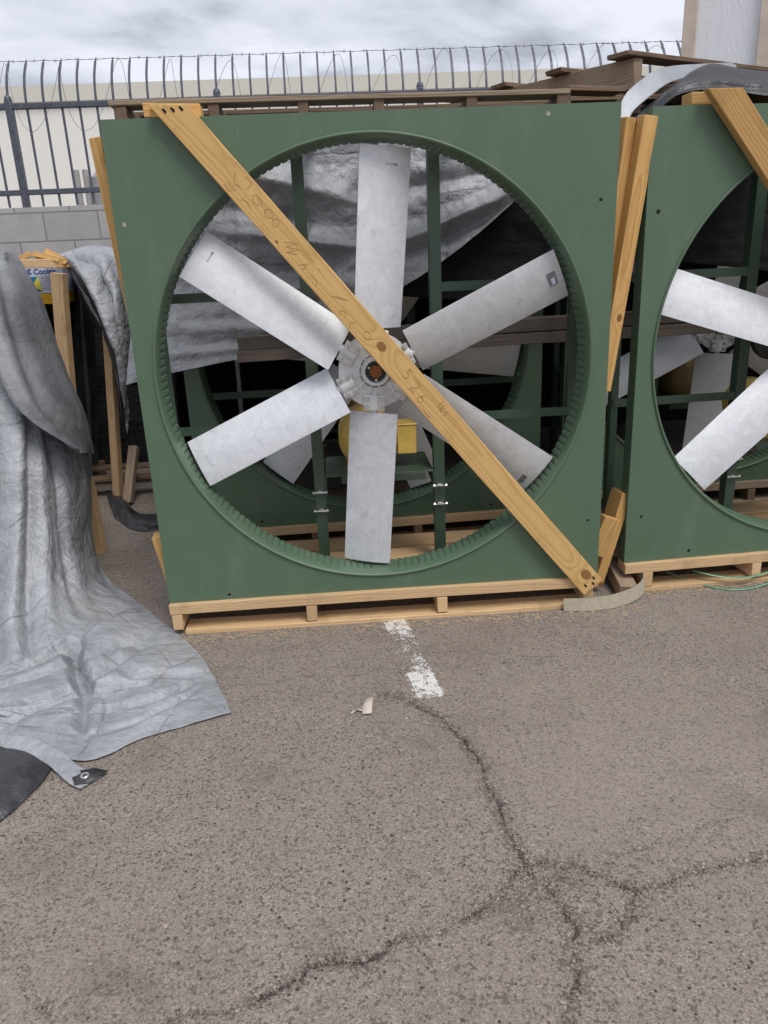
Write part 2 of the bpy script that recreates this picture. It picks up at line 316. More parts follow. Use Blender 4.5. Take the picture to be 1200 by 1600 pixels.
# ------------------------------------------------------------------ object helpers
def tag(o,label=None,cat=None,group=None,kind=None):
    if label: o['label']=label
    if cat: o['category']=cat
    if group: o['group']=group
    if kind: o['kind']=kind
    return o
def thing(name,label,cat,loc=(0,0,0),rz=0,group=None):
    o=bpy.data.objects.new(name,None); C.objects.link(o); o.location=loc; o.rotation_euler=(0,0,rz); o.empty_display_size=.1
    return tag(o,label,cat,group)
def MX(o): return Matrix.LocRotScale(o.location,o.rotation_euler if o.rotation_mode!='QUATERNION' else o.rotation_quaternion,o.scale)
def link(name,me,mats,parent=None,world=False,smooth=None):
    o=bpy.data.objects.new(name,me); C.objects.link(o)
    if me is not None:
        for m in (mats if isinstance(mats,(list,tuple)) else [mats]): me.materials.append(m)
        if smooth is not None:
            me.polygons.foreach_set('use_smooth',[True]*len(me.polygons))
            if smooth<180: me.set_sharp_from_angle(angle=R(smooth))
    if parent is not None:
        o.parent=parent
        if world:
            pm=MX(parent)
            if parent.parent: pm=MX(parent.parent)@parent.matrix_parent_inverse@pm
            o.matrix_parent_inverse=pm.inverted()
    return o
class B:
    """collects primitives, becomes one mesh"""
    def __init__(s): s.v=[]; s.f=[]; s.mi=[]
    def add(s,vs,fs,mi=0):
        k=len(s.v); s.v+= [tuple(v) for v in vs]; s.f+=[tuple(i+k for i in f) for f in fs]; s.mi+=[mi]*len(fs); return s
    def box(s,a,b,mi=0,mat=None):
        x0,y0,z0=a;x1,y1,z1=b
        vs=[(x,y,z) for z in (z0,z1) for y in (y0,y1) for x in (x0,x1)]
        if mat is not None: vs=[mat@Vector(v) for v in vs]
        return s.add(vs,[(0,2,3,1),(4,5,7,6),(0,1,5,4),(2,6,7,3),(0,4,6,2),(1,3,7,5)],mi)
    def cyl(s,p0,p1,r0,r1=None,n=20,mi=0,cap=True):
        p0=Vector(p0);p1=Vector(p1); r1=r0 if r1 is None else r1
        d=(p1-p0).normalized(); u=d.orthogonal().normalized(); w_=d.cross(u)
        vs=[]; 
        for p,r in ((p0,r0),(p1,r1)):
            for i in range(n):
                a=2*math.pi*i/n; vs.append(p+u*math.cos(a)*r+w_*math.sin(a)*r)
        fs=[(i,(i+1)%n,n+(i+1)%n,n+i) for i in range(n)]
        if cap: fs+=[tuple(range(n-1,-1,-1)),tuple(range(n,2*n))]
        return s.add(vs,fs,mi)
    def tube(s,pts,r,n=6,mi=0):
        pts=[Vector(p) for p in pts]; vs=[];fs=[]; u=None
        rr=r if isinstance(r,(list,tuple)) else [r]*len(pts)
        for k,p in enumerate(pts):
            d=(pts[min(k+1,len(pts)-1)]-pts[max(k-1,0)]).normalized()
            u=(d.orthogonal() if u is None else (u-d*u.dot(d))).normalized(); w_=d.cross(u)
            for i in range(n):
                a=2*math.pi*i/n; vs.append(p+(u*math.cos(a)+w_*math.sin(a))*rr[k])
        for k in range(len(pts)-1):
            for i in range(n): fs.append((k*n+i,k*n+(i+1)%n,(k+1)*n+(i+1)%n,(k+1)*n+i))
        fs+=[tuple(range(n-1,-1,-1)),tuple(range((len(pts)-1)*n,len(pts)*n))]
        return s.add(vs,fs,mi)
    def rev(s,prof,c=(0,0,0),axis='y',n=48,mi=0):
        vs=[];fs=[]
        for r,h in prof:
            for i in range(n):
                a=2*math.pi*i/n
                if axis=='y': vs.append((c[0]+r*math.cos(a),c[1]+h,c[2]+r*math.sin(a)))
                else: vs.append((c[0]+r*math.cos(a),c[1]+r*math.sin(a),c[2]+h))
        for k in range(len(prof)-1):
            for i in range(n): fs.append((k*n+i,k*n+(i+1)%n,(k+1)*n+(i+1)%n,(k+1)*n+i))
        return s.add(vs,fs,mi)
    def mesh(s,name):
        me=bpy.data.meshes.new(name); me.from_pydata(s.v,[],s.f); me.update()
        if any(s.mi): me.polygons.foreach_set('material_index',s.mi)
        bm=bmesh.new(); bm.from_mesh(me); bmesh.ops.recalc_face_normals(bm,faces=bm.faces); bm.to_mesh(me); bm.free()
        return me
    def obj(s,name,mat,parent=None,world=False,smooth=35,bevel=0):
        o=link(name,s.mesh(name),mat,parent,world,smooth)
        if bevel: bev(o,bevel)
        return o
def bev(o,wd,seg=2):
    m=o.modifiers.new('bevel','BEVEL'); m.width=wd; m.segments=seg; m.limit_method='ANGLE'; m.angle_limit=R(40)
def solid(o,t,off=0,mo=0):
    m=o.modifiers.new('thickness','SOLIDIFY'); m.thickness=t; m.offset=off; m.material_offset=mo; m.material_offset_rim=mo; m.use_even_offset=False
def frame(p0,p1,facing):
    p0=Vector(p0);p1=Vector(p1); x=(p1-p0).normalized(); z=Vector(facing); z=(z-x*z.dot(x)).normalized(); y=z.cross(x)
    m=Matrix((x,y,z)).transposed().to_4x4(); m.translation=(p0+p1)/2; return m,(p1-p0).length
def board(name,p0,p1,wd,th,facing,mat,parent=None,jag=.003,bevel=.0025,shear=None,**tg):
    m,ln=frame(p0,p1,facing)
    bm=bmesh.new(); n=max(3,int(ln/.12))
    xs=[-ln/2+ln*i/n for i in range(n+1)]
    bow=0 if shear else random.uniform(-1,1)*.0025*ln; bow2=0 if shear else random.uniform(-1,1)*.002*ln
    rings=[]
    for x in xs:
        t=x/(ln/2); oy=bow*(1-t*t); oz=bow2*(1-t*t); e=random.uniform(-1,1)*jag*.25
        rings.append([bm.verts.new((x,oy+sy*(wd/2+e),oz+sz*th/2)) for sy,sz in ((-1,-1),(1,-1),(1,1),(-1,1))])
    for a,b in zip(rings,rings[1:]):
        for i in range(4): bm.faces.new((a[i],a[(i+1)%4],b[(i+1)%4],b[i]))
    bm.faces.new(rings[0][::-1]); bm.faces.new(rings[-1])
    for e_ in (0,-1):
        for v in rings[e_]: v.co.x+=random.uniform(-1,1)*jag
    if shear:
        for v in rings[0]: v.co.x+=v.co.y*shear
    bmesh.ops.recalc_face_normals(bm,faces=bm.faces)
    me=bpy.data.meshes.new(name); bm.to_mesh(me); bm.free()
    o=link(name,me,mat,parent,False,40)
    if parent is not None: o.matrix_parent_inverse=MX(parent).inverted()
    o.matrix_basis=m
    bev(o,bevel)
    if tg: tag(o,tg.get('label'),tg.get('cat'),tg.get('group'))
    return o
def cr1(P,t):
    """catmull-rom along axis 0 of P at params t (0..n-1)"""
    n=len(P); i=np.clip(np.floor(t).astype(int),0,n-2); f=(t-i)[:,None,None] if P.ndim==3 else (t-i)[:,None]
    a=P[np.clip(i-1,0,n-1)];b=P[i];c=P[i+1];d=P[np.clip(i+2,0,n-1)]
    return .5*((2*b)+(-a+c)*f+(2*a-5*b+4*c-d)*f*f+(-a+3*b-3*c+d)*f**3)
def sheet(name,grid,mat,nu=120,nv=120,amp=.02,freq=3.0,th=.0015,parent=None,fn=None,mats2=None,zmin=None,seed=0.0,sub=.35,edge=.004,**tg):
    P=np.array(grid,float)
    V=cr1(P,np.linspace(0,P.shape[0]-1,nv)); V=cr1(V.transpose(1,0,2),np.linspace(0,P.shape[1]-1,nu)).transpose(1,0,2)
    du=np.gradient(V,axis=1); dv=np.gradient(V,axis=0); nn=np.cross(du,dv); nn/=np.linalg.norm(nn,axis=2,keepdims=True)+1e-9
    uu,vv=np.meshgrid(np.linspace(0,1,nu),np.linspace(0,1,nv))
    x,y,z=V[...,0],V[...,1],V[...,2]
    h=amp*((ridge(x*freq+seed,y*freq,z*freq,3)-.5)*1.6+(fbm(x*freq*2.3+seed,y*freq*2.3,z*freq*2.3+5,3)-.5)*sub*2)
    if fn is not None: h=h+fn(uu,vv,x,y,z)
    ed=np.minimum(np.minimum(uu,1-uu),np.minimum(vv,1-vv)); 
    V=V+nn*h[...,None]*np.clip(.35+ed*8,0,1)[...,None]
    # ragged hem
    V[...,:]+= (nn*0+np.stack([vn(x*30+seed,y*30,z*30)-.5,vn(x*30,y*30+9,z*30)-.5,0*x],-1))*edge*(ed<.004)[...,None]
    if zmin is not None: V[...,2]=np.maximum(V[...,2],zmin+.002*vn(x*40,y*40))
    idx=np.arange(nu*nv).reshape(nv,nu)
    F=np.stack([idx[:-1,:-1],idx[:-1,1:],idx[1:,1:],idx[1:,:-1]],-1).reshape(-1,4)
    me=bpy.data.meshes.new(name); me.from_pydata(V.reshape(-1,3).tolist(),[],F.tolist()); me.update()
    su=np.linalg.norm(np.diff(V,axis=1),axis=2).mean(0); sv=np.linalg.norm(np.diff(V,axis=0),axis=2).mean(1)
    U_,W_=np.meshgrid(np.concatenate([[0],np.cumsum(su)]),np.concatenate([[0],np.cumsum(sv)])); uvc=np.stack([U_,W_],-1).reshape(-1,2)
    uvl=me.uv_layers.new(name='cloth'); lv=np.empty(len(me.loops),np.int32); me.loops.foreach_get('vertex_index',lv); uvl.data.foreach_set('uv',uvc[lv].ravel().astype(np.float32))
    o=link(name,me,mats2 or mat,parent,parent is not None,180)
    solid(o,th,0,1 if mats2 else 0)
    if tg: tag(o,tg.get('label'),tg.get('cat'),tg.get('group'),tg.get('kind'))
    return o
G={
'drape':[
 [(-1.215,0.500,1.483),(-0.953,0.600,1.476),(-0.707,0.800,1.470),(-0.745,0.950,1.471),(-0.785,1.100,1.469),(-0.843,1.300,1.467)],
 [(-1.244,0.400,1.237),(-0.962,0.500,1.217),(-0.691,0.650,1.246),(-0.687,0.800,1.265),(-0.696,1.000,1.279),(-0.742,1.250,1.246)],
 [(-1.257,0.300,0.957),(-0.941,0.350,0.982),(-0.679,0.500,0.998),(-0.631,0.650,1.003),(-0.624,0.900,1.000),(-0.677,1.200,0.935)],
 [(-1.308,0.200,0.629),(-0.968,0.250,0.646),(-0.675,0.350,0.709),(-0.574,0.500,0.723),(-0.535,0.750,0.725),(-0.576,1.100,0.688)],
 [(-1.285,0.050,0.369),(-0.954,0.100,0.379),(-0.675,0.200,0.403),(-0.550,0.380,0.474),(-0.482,0.600,0.506),(-0.544,1.020,0.408)],
 [(-1.281,-0.100,0.123),(-0.937,-0.050,0.124),(-0.643,0.000,0.158),(-0.524,0.200,0.198),(-0.484,0.500,0.222),(-0.584,0.980,0.047)],
 [(-1.194,-0.313,0.030),(-0.869,-0.273,0.030),(-0.553,-0.222,0.040),(-0.439,-0.079,0.060),(-0.387,0.227,0.060),(-0.430,0.620,0.005)],
 [(-1.126,-0.425,0.020),(-0.777,-0.441,0.050),(-0.466,-0.378,0.060),(-0.318,-0.190,0.070),(-0.249,0.097,0.040),(-0.165,0.246,0.005)],
 [(-1.007,-0.550,0.020),(-0.703,-0.512,0.040),(-0.364,-0.528,0.070),(-0.173,-0.418,0.060),(-0.024,-0.226,0.040),(0.067,-0.085,0.005)],
 [(-0.899,-0.632,0.020),(-0.654,-0.575,0.030),(-0.337,-0.611,0.050),(-0.085,-0.593,0.040),(0.095,-0.487,0.030),(0.186,-0.310,0.005)],
 [(-0.849,-0.656,0.010),(-0.638,-0.617,0.010),(-0.411,-0.643,0.008),(-0.116,-0.801,0.008),(0.057,-0.702,0.008),(0.303,-0.604,0.005)],
],
'flap':[
 [(-0.771,0.580,1.458),(-0.720,0.700,1.462),(-0.720,0.900,1.469),(-0.806,1.220,1.468)],
 [(-0.746,0.520,1.330),(-0.650,0.570,1.287),(-0.625,0.750,1.304),(-0.700,1.170,1.254)],
 [(-0.674,0.420,1.110),(-0.598,0.500,1.085),(-0.573,0.700,1.049),(-0.625,1.100,0.951)],
 [(-0.566,0.340,0.862),(-0.510,0.420,0.844),(-0.479,0.620,0.805),(-0.532,1.000,0.718)],
 [(-0.402,0.420,0.676),(-0.425,0.540,0.632),(-0.453,0.700,0.588),(-0.519,1.000,0.511)],
],
'back':[
 [(-0.020,0.680,1.840),(0.100,0.680,1.840),(0.300,0.680,1.840),(0.500,0.680,1.840),(0.680,0.680,1.840),(0.850,0.680,1.840),(1.000,0.680,1.840),(1.180,0.680,1.840),(1.360,0.680,1.840),(1.500,0.680,1.840)],
 [(-0.069,0.660,1.424),(0.109,0.640,1.442),(0.325,0.620,1.458),(0.511,0.630,1.476),(0.672,0.620,1.494),(0.833,0.620,1.513),(0.970,0.640,1.558),(1.157,0.620,1.624),(1.348,0.640,1.667),(1.500,0.660,1.708)],
 [(-0.162,0.640,1.116),(0.024,0.620,1.162),(0.296,0.640,1.201),(0.491,0.620,1.233),(0.658,0.640,1.290),(0.825,0.630,1.348),(0.962,0.610,1.407),(1.154,0.620,1.487),(1.345,0.630,1.568),(1.514,0.660,1.651)],
 [(-0.206,0.600,0.900),(-0.038,0.580,0.938),(0.278,0.600,0.985),(0.473,0.590,1.004),(0.644,0.600,1.076),(0.813,0.600,1.148),(0.954,0.600,1.226),(1.148,0.600,1.332),(1.343,0.620,1.462),(1.515,0.640,1.597)],
],
'bulge':[
 [(-0.926,2.200,1.481),(-0.737,2.100,1.519),(-0.571,2.000,1.504),(-0.496,1.900,1.433),(-0.469,1.850,1.240),(-0.471,1.850,1.025),(-0.502,1.850,0.767)],
 [(-0.843,2.000,1.466),(-0.683,1.850,1.472),(-0.566,1.750,1.426),(-0.510,1.700,1.316),(-0.469,1.650,1.181),(-0.460,1.650,1.007),(-0.496,1.700,0.752)],
 [(-0.773,1.850,1.441),(-0.694,1.750,1.391),(-0.626,1.700,1.287),(-0.568,1.650,1.168),(-0.530,1.620,1.048),(-0.502,1.620,0.907),(-0.532,1.700,0.605)],
 [(-0.793,1.900,1.421),(-0.732,1.850,1.305),(-0.669,1.800,1.164),(-0.607,1.750,1.058),(-0.583,1.750,0.932),(-0.568,1.750,0.748),(-0.576,1.800,0.434)],
],
'inner':[
 [(-0.947,2.300,1.378),(-0.844,2.150,1.357),(-0.784,2.100,1.282),(-0.776,2.200,1.164)],
 [(-0.994,2.300,1.011),(-0.880,2.120,1.021),(-0.818,2.100,0.982),(-0.806,2.200,0.853)],
 [(-1.014,2.250,0.612),(-0.907,2.100,0.632),(-0.853,2.100,0.629),(-0.842,2.200,0.529)],
 [(-0.993,2.200,0.326),(-0.919,2.100,0.345),(-0.891,2.100,0.344),(-0.890,2.200,0.278)],
],
'strip':[
 [(-0.532,-0.625,0.030),(-0.501,-0.698,0.020)],
 [(-0.392,-0.677,0.035),(-0.371,-0.736,0.020)],
 [(-0.284,-0.707,0.035),(-0.270,-0.780,0.020)],
 [(-0.183,-0.774,0.030),(-0.201,-0.821,0.015)],
 [(-0.103,-0.841,0.015),(-0.121,-0.901,0.010)],
 [(-0.032,-0.884,0.008),(-0.076,-0.931,0.008)],
],
'under':[
 [(-0.659,-0.614,0.010),(-0.517,-0.663,0.020),(-0.372,-0.728,0.030),(-0.261,-0.775,0.025),(-0.190,-0.800,0.010)],
 [(-0.581,-0.766,0.020),(-0.431,-0.839,0.050),(-0.305,-0.883,0.050),(-0.231,-0.899,0.040),(-0.193,-0.881,0.010)],
 [(-0.506,-0.916,0.020),(-0.380,-0.956,0.040),(-0.290,-0.967,0.040),(-0.244,-0.960,0.030),(-0.210,-0.934,0.006)],
 [(-0.441,-1.054,0.004),(-0.355,-1.064,0.004),(-0.274,-1.063,0.005),(-0.252,-1.037,0.005),(-0.228,-0.990,0.005)],
],
'silver':[
 [(1.806,0.300,1.782),(1.848,0.300,1.770)],
 [(1.829,0.360,1.892),(1.855,0.330,1.835)],
 [(1.918,0.420,1.969),(1.941,0.380,1.905)],
 [(2.035,0.500,2.026),(2.060,0.460,1.969)],
 [(2.285,0.700,2.076),(2.248,0.600,2.019)],
 [(2.576,1.000,2.138),(2.529,0.900,2.088)],
],
'blacktop':[
 [(1.841,0.330,1.796),(1.942,0.300,1.848),(2.016,0.280,1.893),(2.130,0.280,1.906),(2.261,0.300,1.896),(2.385,0.300,1.877),(2.609,0.300,1.853)],
 [(1.866,0.360,1.809),(1.961,0.340,1.872),(2.032,0.320,1.917),(2.146,0.320,1.932),(2.279,0.340,1.926),(2.404,0.340,1.914),(2.629,0.340,1.894)],
 [(1.908,0.420,1.830),(2.012,0.420,1.910),(2.088,0.420,1.956),(2.191,0.420,1.972),(2.328,0.440,1.966),(2.456,0.440,1.953),(2.687,0.440,1.942)],
 [(1.963,0.500,1.857),(2.109,0.560,1.969),(2.196,0.600,2.016),(2.287,0.620,2.042),(2.390,0.620,2.023),(2.552,0.620,2.007),(2.796,0.620,1.996)],
 [(1.900,1.300,1.900),(2.100,1.300,1.900),(2.300,1.300,1.900),(2.500,1.300,1.900),(2.700,1.300,1.900),(3.000,1.300,1.900),(3.400,1.300,1.900)],
],
'floor':[
 [(-0.849,2.101,0.020),(-0.681,1.860,0.040),(-0.507,1.538,0.030),(-0.364,1.476,0.030)],
 [(-0.707,1.701,0.050),(-0.561,1.487,0.070),(-0.443,1.329,0.050),(-0.325,1.307,0.050)],
 [(-0.649,1.546,0.005),(-0.516,1.341,0.005),(-0.419,1.260,0.005),(-0.319,1.284,0.005)],
],
}
# ------------------------------------------------------------------ ground
def polyline(pts,jit=.012,depth=4,seed=1):
    r=random.Random(seed); P=[np.array(p,float) for p in pts]
    for k in range(depth):
        Q=[P[0]]
        for a,b in zip(P,P[1:]):
            d=b-a; l=np.hypot(*d); nrm=np.array([-d[1],d[0]])/max(l,1e-6)
            Q+=[(a+b)/2+nrm*r.uniform(-1,1)*min(l*.16,jit*2),b]
        P=Q
    return np.array(P)
CRACKS=[ # (points, core width, ravel width, strength)
 ([(.80,-.555),(.839,-.577),(.92,-.66),(.975,-.72),(1.0,-.80),(1.049,-.95),(1.045,-1.05),(1.06,-1.15),(1.07,-1.245),(1.085,-1.33)],.0035,.024,1.0),
 ([(1.085,-1.33),(1.02,-1.40),(.932,-1.46),(.80,-1.50),(.70,-1.545),(.60,-1.55),(.53,-1.59),(.476,-1.616),(.40,-1.64),(.294,-1.66),(.20,-1.72)],.0045,.020,1.0),
 ([(1.085,-1.33),(1.16,-1.35),(1.25,-1.38),(1.318,-1.43),(1.40,-1.42),(1.50,-1.395),(1.638,-1.375),(1.85,-1.36),(2.1,-1.33)],.0035,.022,.9),
 ([(1.085,-1.33),(1.12,-1.42),(1.145,-1.50),(1.12,-1.60),(1.07,-1.70),(1.03,-1.78),(1.0,-1.95)],.0045,.026,1.0),
 ([(1.318,-1.43),(1.28,-1.50),(1.22,-1.54),(1.13,-1.56)],.002,.018,.8),
 ([(1.30,-1.33),(1.45,-1.31),(1.62,-1.24)],.001,.012,.4),
 ([(.06,-1.58),(.09,-1.68),(.11,-1.80)],.002,.012,.7),
 ([(.10,-.43),(.30,-.42),(.48,-.40),(.62,-.41),(.80,-.38),(1.1,-.41),(1.4,-.38)],.0008,.010,.35),
 ([(.839,-.577),(.86,-.50),(.87,-.35)],.001,.02,.35),
 ([(.80,-.555),(.76,-.63),(.70,-.69)],.0008,.010,.3),
 ([(-.55,-1.2),(-.2,-1.32),(.05,-1.58)],.0008,.014,.25)]
PL=[(polyline(p,seed=i),cw,rw,s_) for i,(p,cw,rw,s_) in enumerate(CRACKS)]
def axis(lo,hi,step,far):
    a=list(np.arange(lo,hi+1e-6,step)); out_=[];x=lo;st=step
    while x>-far: st*=1.5; x-=st; out_.append(x)
    pre=out_[::-1]; out_=[];x=a[-1];st=step
    while x<far: st*=1.5; x+=st; out_.append(x)
    return np.array(pre+a+out_)
gx=axis(-.9,2.3,.0065,400); gy=axis(-1.95,.15,.0065,400)
X,Y=np.meshgrid(gx,gy); core=np.zeros_like(X); rav=np.zeros_like(X)
inr=(X>-.9)&(X<2.3)&(Y>-2)&(Y<.15); xs_,ys_=X[inr],Y[inr]
cI=np.zeros(xs_.shape); rI=np.zeros(xs_.shape)
wn_=vn(xs_*14,ys_*14); wf=vn(xs_*90,ys_*90)
for P,cw,rw,s_ in PL:
    d=np.full(xs_.shape,9.0)
    lo=P.min(0)-.12; hi=P.max(0)+.12; m=(xs_>lo[0])&(xs_<hi[0])&(ys_>lo[1])&(ys_<hi[1]); xm,ym=xs_[m],ys_[m]; dm=np.full(xm.shape,9.0)
    for a,b in zip(P,P[1:]):
        ab=b-a; t=np.clip(((xm-a[0])*ab[0]+(ym-a[1])*ab[1])/max(ab@ab,1e-9),0,1)
        dm=np.minimum(dm,np.hypot(xm-a[0]-t*ab[0],ym-a[1]-t*ab[1]))
    d[m]=dm
    cI=np.maximum(cI,s_*np.clip(1.2-d/(cw*(.5+1.5*wf)+.0015),0,1)*np.clip(wn_*2.6-.7,0,1))
    rI=np.maximum(rI,s_*np.clip(1.15-d/(rw*(.45+1.3*wn_)),0,1)*(.35+.65*wf))
# broken patch where the cracks meet
dp=np.hypot((xs_-1.12)/1.5,(ys_+1.40)); rI=np.maximum(rI,np.clip(1.1-dp/.13,0,1)*(fbm(xs_*16,ys_*16)-.15)*1.0)
rI=np.clip(rI,0,1)
core[inr]=cI; rav[inr]=rI
Z=(fbm(X*1.1,Y*1.1,0.0,3)-.5)*.012*np.clip(1-np.hypot(X-.8,Y+.3)/8,0,1)*np.clip(np.abs(Y+.0)*2.0,0,1)
Z=Z-core*.006-rav*.0025
idx=np.arange(X.size).reshape(X.shape)
F=np.stack([idx[:-1,:-1],idx[:-1,1:],idx[1:,1:],idx[1:,:-1]],-1).reshape(-1,4)
me=bpy.data.meshes.new('ground'); V=np.stack([X,Y,Z],-1).reshape(-1,3)
me.vertices.add(len(V)); me.vertices.foreach_set('co',V.ravel().astype(np.float32))
me.loops.add(F.size); me.loops.foreach_set('vertex_index',F.ravel().astype(np.int32))
me.polygons.add(len(F)); me.polygons.foreach_set('loop_start',(np.arange(len(F))*4).astype(np.int32)); me.polygons.foreach_set('loop_total',np.full(len(F),4,np.int32))
me.update(calc_edges=True)
ca_=me.color_attributes.new('crack','FLOAT_COLOR','POINT')
cols=np.stack([core.ravel(),rav.ravel(),0*core.ravel(),1+0*core.ravel()],-1); ca_.data.foreach_set('color',cols.ravel().astype(np.float32))
g=link('ground',me,M['asphalt'],smooth=180); tag(g,kind='structure')
def gz(x,y): return float((vn(x*1.1,y*1.1)-.5)*0)
# worn stripe of white paint, made of flakes
def stripe():
    a=np.array([.872,-.02]);b=np.array([.951,-.60]); d=(b-a)/np.linalg.norm(b-a); nrm=np.array([d[1],-d[0]])
    ln=np.linalg.norm(b-a); st=.0026; us=np.arange(-.02,ln,st); vs_=np.arange(-.052,.052,st); bb=B()
    zz=.0016
    for u in us:
        for v_ in vs_:
            p=a+d*u-nrm*v_*1.0; t=u/ln
            dens=.30*math.exp(-((t-.10)/.15)**2)+.36*math.exp(-((t-.82)/.20)**2)+.20
            if v_<-.01 and .2<t<.7: dens*=.45
            if abs(v_)>.044: dens*=.5
            nzv=.34*float(vn(p[0]*55,p[1]*55))+.33*float(vn(p[0]*150,p[1]*150,3))+.33*random.random()
            if nzv<dens+.12:
                zg=zz+.0008*random.random()
                x,y=p; bb.add([(x,y,zg),(x+st,y,zg),(x+st,y+st,zg),(x,y+st,zg),],[(0,1,2,3)])
    me=bpy.data.meshes.new('parking_line'); me.from_pydata(bb.v,[],bb.f); o=link('parking_line',me,M['paint']); 
    # lift to the ground surface
    return tag(o,kind='structure')
def ground_z(x,y):
    i=np.clip(np.searchsorted(gx,x)-1,0,len(gx)-2); j=np.clip(np.searchsorted(gy,y)-1,0,len(gy)-2)
    return float(max(Z[j,i],Z[j,i+1],Z[j+1,i],Z[j+1,i+1]))
pl=stripe()
for v in pl.data.vertices: v.co.z+=ground_z(v.co.x,v.co.y)
# loose grit
bb=B(); mi_=[]
def pebble(x,y,r,mi):
    a=random.uniform(0,6.28); z=ground_z(x,y)+r*.25
    vs=[]
    for k in range(5): 
        t=a+k*1.2566+random.uniform(-.3,.3); q=r*random.uniform(.7,1.15); vs.append((x+q*math.cos(t),y+q*math.sin(t),z-r*.3))
    vs.append((x+r*.2*random.uniform(-1,1),y,z+r*random.uniform(.4,.8)))
    bb.add(vs,[(k,(k+1)%5,5) for k in range(5)],mi)
for P,cw,rw,s_ in PL:
    ln=sum(np.hypot(*(b-a)) for a,b in zip(P,P[1:])); n=int(ln*520*s_)
    for k in range(n):
        i=random.randrange(len(P)-1); t=random.random(); q=P[i]*(1-t)+P[i+1]*t
        pebble(q[0]+random.gauss(0,rw*.65),q[1]+random.gauss(0,rw*.65),random.uniform(.0010,.0028),random.choice((0,0,0,0,1,2,2)))
for k in range(2200): pebble(random.uniform(-.9,2.2),random.uniform(-1.9,0),random.uniform(.0009,.0022),random.choice((0,0,1,1,2)))
for k in range(380): 
    x=random.gauss(1.12,.16); pebble(x,random.gauss(-1.40,.09),random.uniform(.0012,.003),random.choice((0,1,1,2)))
for (x,y,r) in ((.86,-.7,.006),(.26,-1.42,.006),(1.55,-1.0,.005),(1.95,-.62,.007),(.40,-1.05,.004),(.12,-1.5,.005),(1.3,-.3,.004),(-.2,-1.3,.004)): pebble(x,y,r,1)
me=bpy.data.meshes.new('loose_gravel'); me.from_pydata(bb.v,[],bb.f); me.polygons.foreach_set('material_index',bb.mi)
g_=link('loose_gravel',me,[plain('grit_brown',(.22,.18,.155),.9),plain('grit_pale',(.36,.32,.28),.9),plain('grit_dark',(.07,.06,.055),.9)]); tag(g_,kind='stuff')
# splinters of straw and wood by the pallet
bb=B()
for k in range(900):
    t=random.random(); x=-.0+t*2.6; y=-.045-abs(random.gauss(0,.035))+ (0.04*max(0,x-1.7)) + (.12 if x>1.9 else 0)
    if k<60: x=random.uniform(.0,2.3); y=random.uniform(-.8,-.05)
    l=random.uniform(.004,.022); a=random.uniform(0,3.14); z=ground_z(x,y)+.002
    dx_,dy_=math.cos(a)*l,math.sin(a)*l; wv_=.0011
    bb.add([(x,y,z),(x+wv_,y+wv_,z+.001),(x+dx_+wv_,y+dy_+wv_,z+.0025),(x+dx_,y+dy_,z+.001)],[(0,1,2,3)])
me=bpy.data.meshes.new('straw_litter'); me.from_pydata(bb.v,[],bb.f); tag(link('straw_litter',me,M['strawmat']),kind='stuff')

# ------------------------------------------------------------------ building, block wall, fence
bl=thing('warehouse','long cream painted warehouse with a darker parapet band behind the fence','building',(2,15,0))
B().box((-60,15,0),(60,40,4.70)).obj('wall',M['cream'],bl,True)
B().box((-60.2,14.9,4.702),(60.2,40,5.0)).obj('parapet',M['parapet'],bl,True)
WY=3.5
bw=B().box((-9,WY-.1,-.1),(9,WY+.1,1.84)).obj('block_wall',M['cmu']); tag(bw,'grey concrete block wall below the metal fence','wall')
fe=thing('security_fence','navy steel picket fence with curved tops on the block wall','fence',(0,WY,1.84))
pk=B(); pts=[(0,0,1.80)]+[(0,0,1.86+.62*i/4) for i in range(5)]
curve=[(0,0,-.0),(0,0,.69),(0,.005,.74),(0,.02,.80),(0,.045,.86),(0,.08,.91),(0,.125,.965),(0,.165,1.005)]
def picket_mesh():
    b_=B(); h=.0072; n=len(curve)
    vs=[]
    for k,(x,y,z) in enumerate(curve):
        for sx,sy in ((-1,-1),(1,-1),(1,1),(-1,1)):
            q=h*(.25 if k==n-1 else 1); vs.append((sx*q,y+sy*q,z))
    fs=[(k*4+i,k*4+(i+1)%4,(k+1)*4+(i+1)%4,(k+1)*4+i) for k in range(n-1) for i in range(4)]+[(3,2,1,0),(n*4-4,n*4-3,n*4-2,n*4-1)]
    b_.add(vs,fs); me=b_.mesh('picket'); me.materials.append(M['navy']); me.polygons.foreach_set('use_smooth',[False]*len(me.polygons)); return me
pm_=picket_mesh(); x0=-.045
for i in range(-52,56):
    o=bpy.data.objects.new('picket',pm_); C.objects.link(o); o.parent=fe; o.location=(x0+i*.1238,-.0,.015 if False else .01)
for z in (.11,.68):
    B().box((-6.6,WY-.024,1.84+z-.018),(7,WY+.024,1.84+z+.018)).obj('rail',M['navy'],fe,True,bevel=.004)
for i in range(-4,5):
    x=-.045+i*1.4856; b_=B().box((x-.024,WY-.029,1.80),(x+.024,WY+.027,2.555)); p_=b_.obj('post',M['navy'],fe,True,bevel=.006)
    c_=B().rev([(.0001,.03),(.014,.027),(.023,.016),(.027,.0),(.027,-.012)],(x,WY-.001,2.567),'z',16).obj('post_cap',M['navy'],p_,False,smooth=60)
    c_.matrix_parent_inverse=MX(fe).inverted() if False else Matrix.Identity(4)
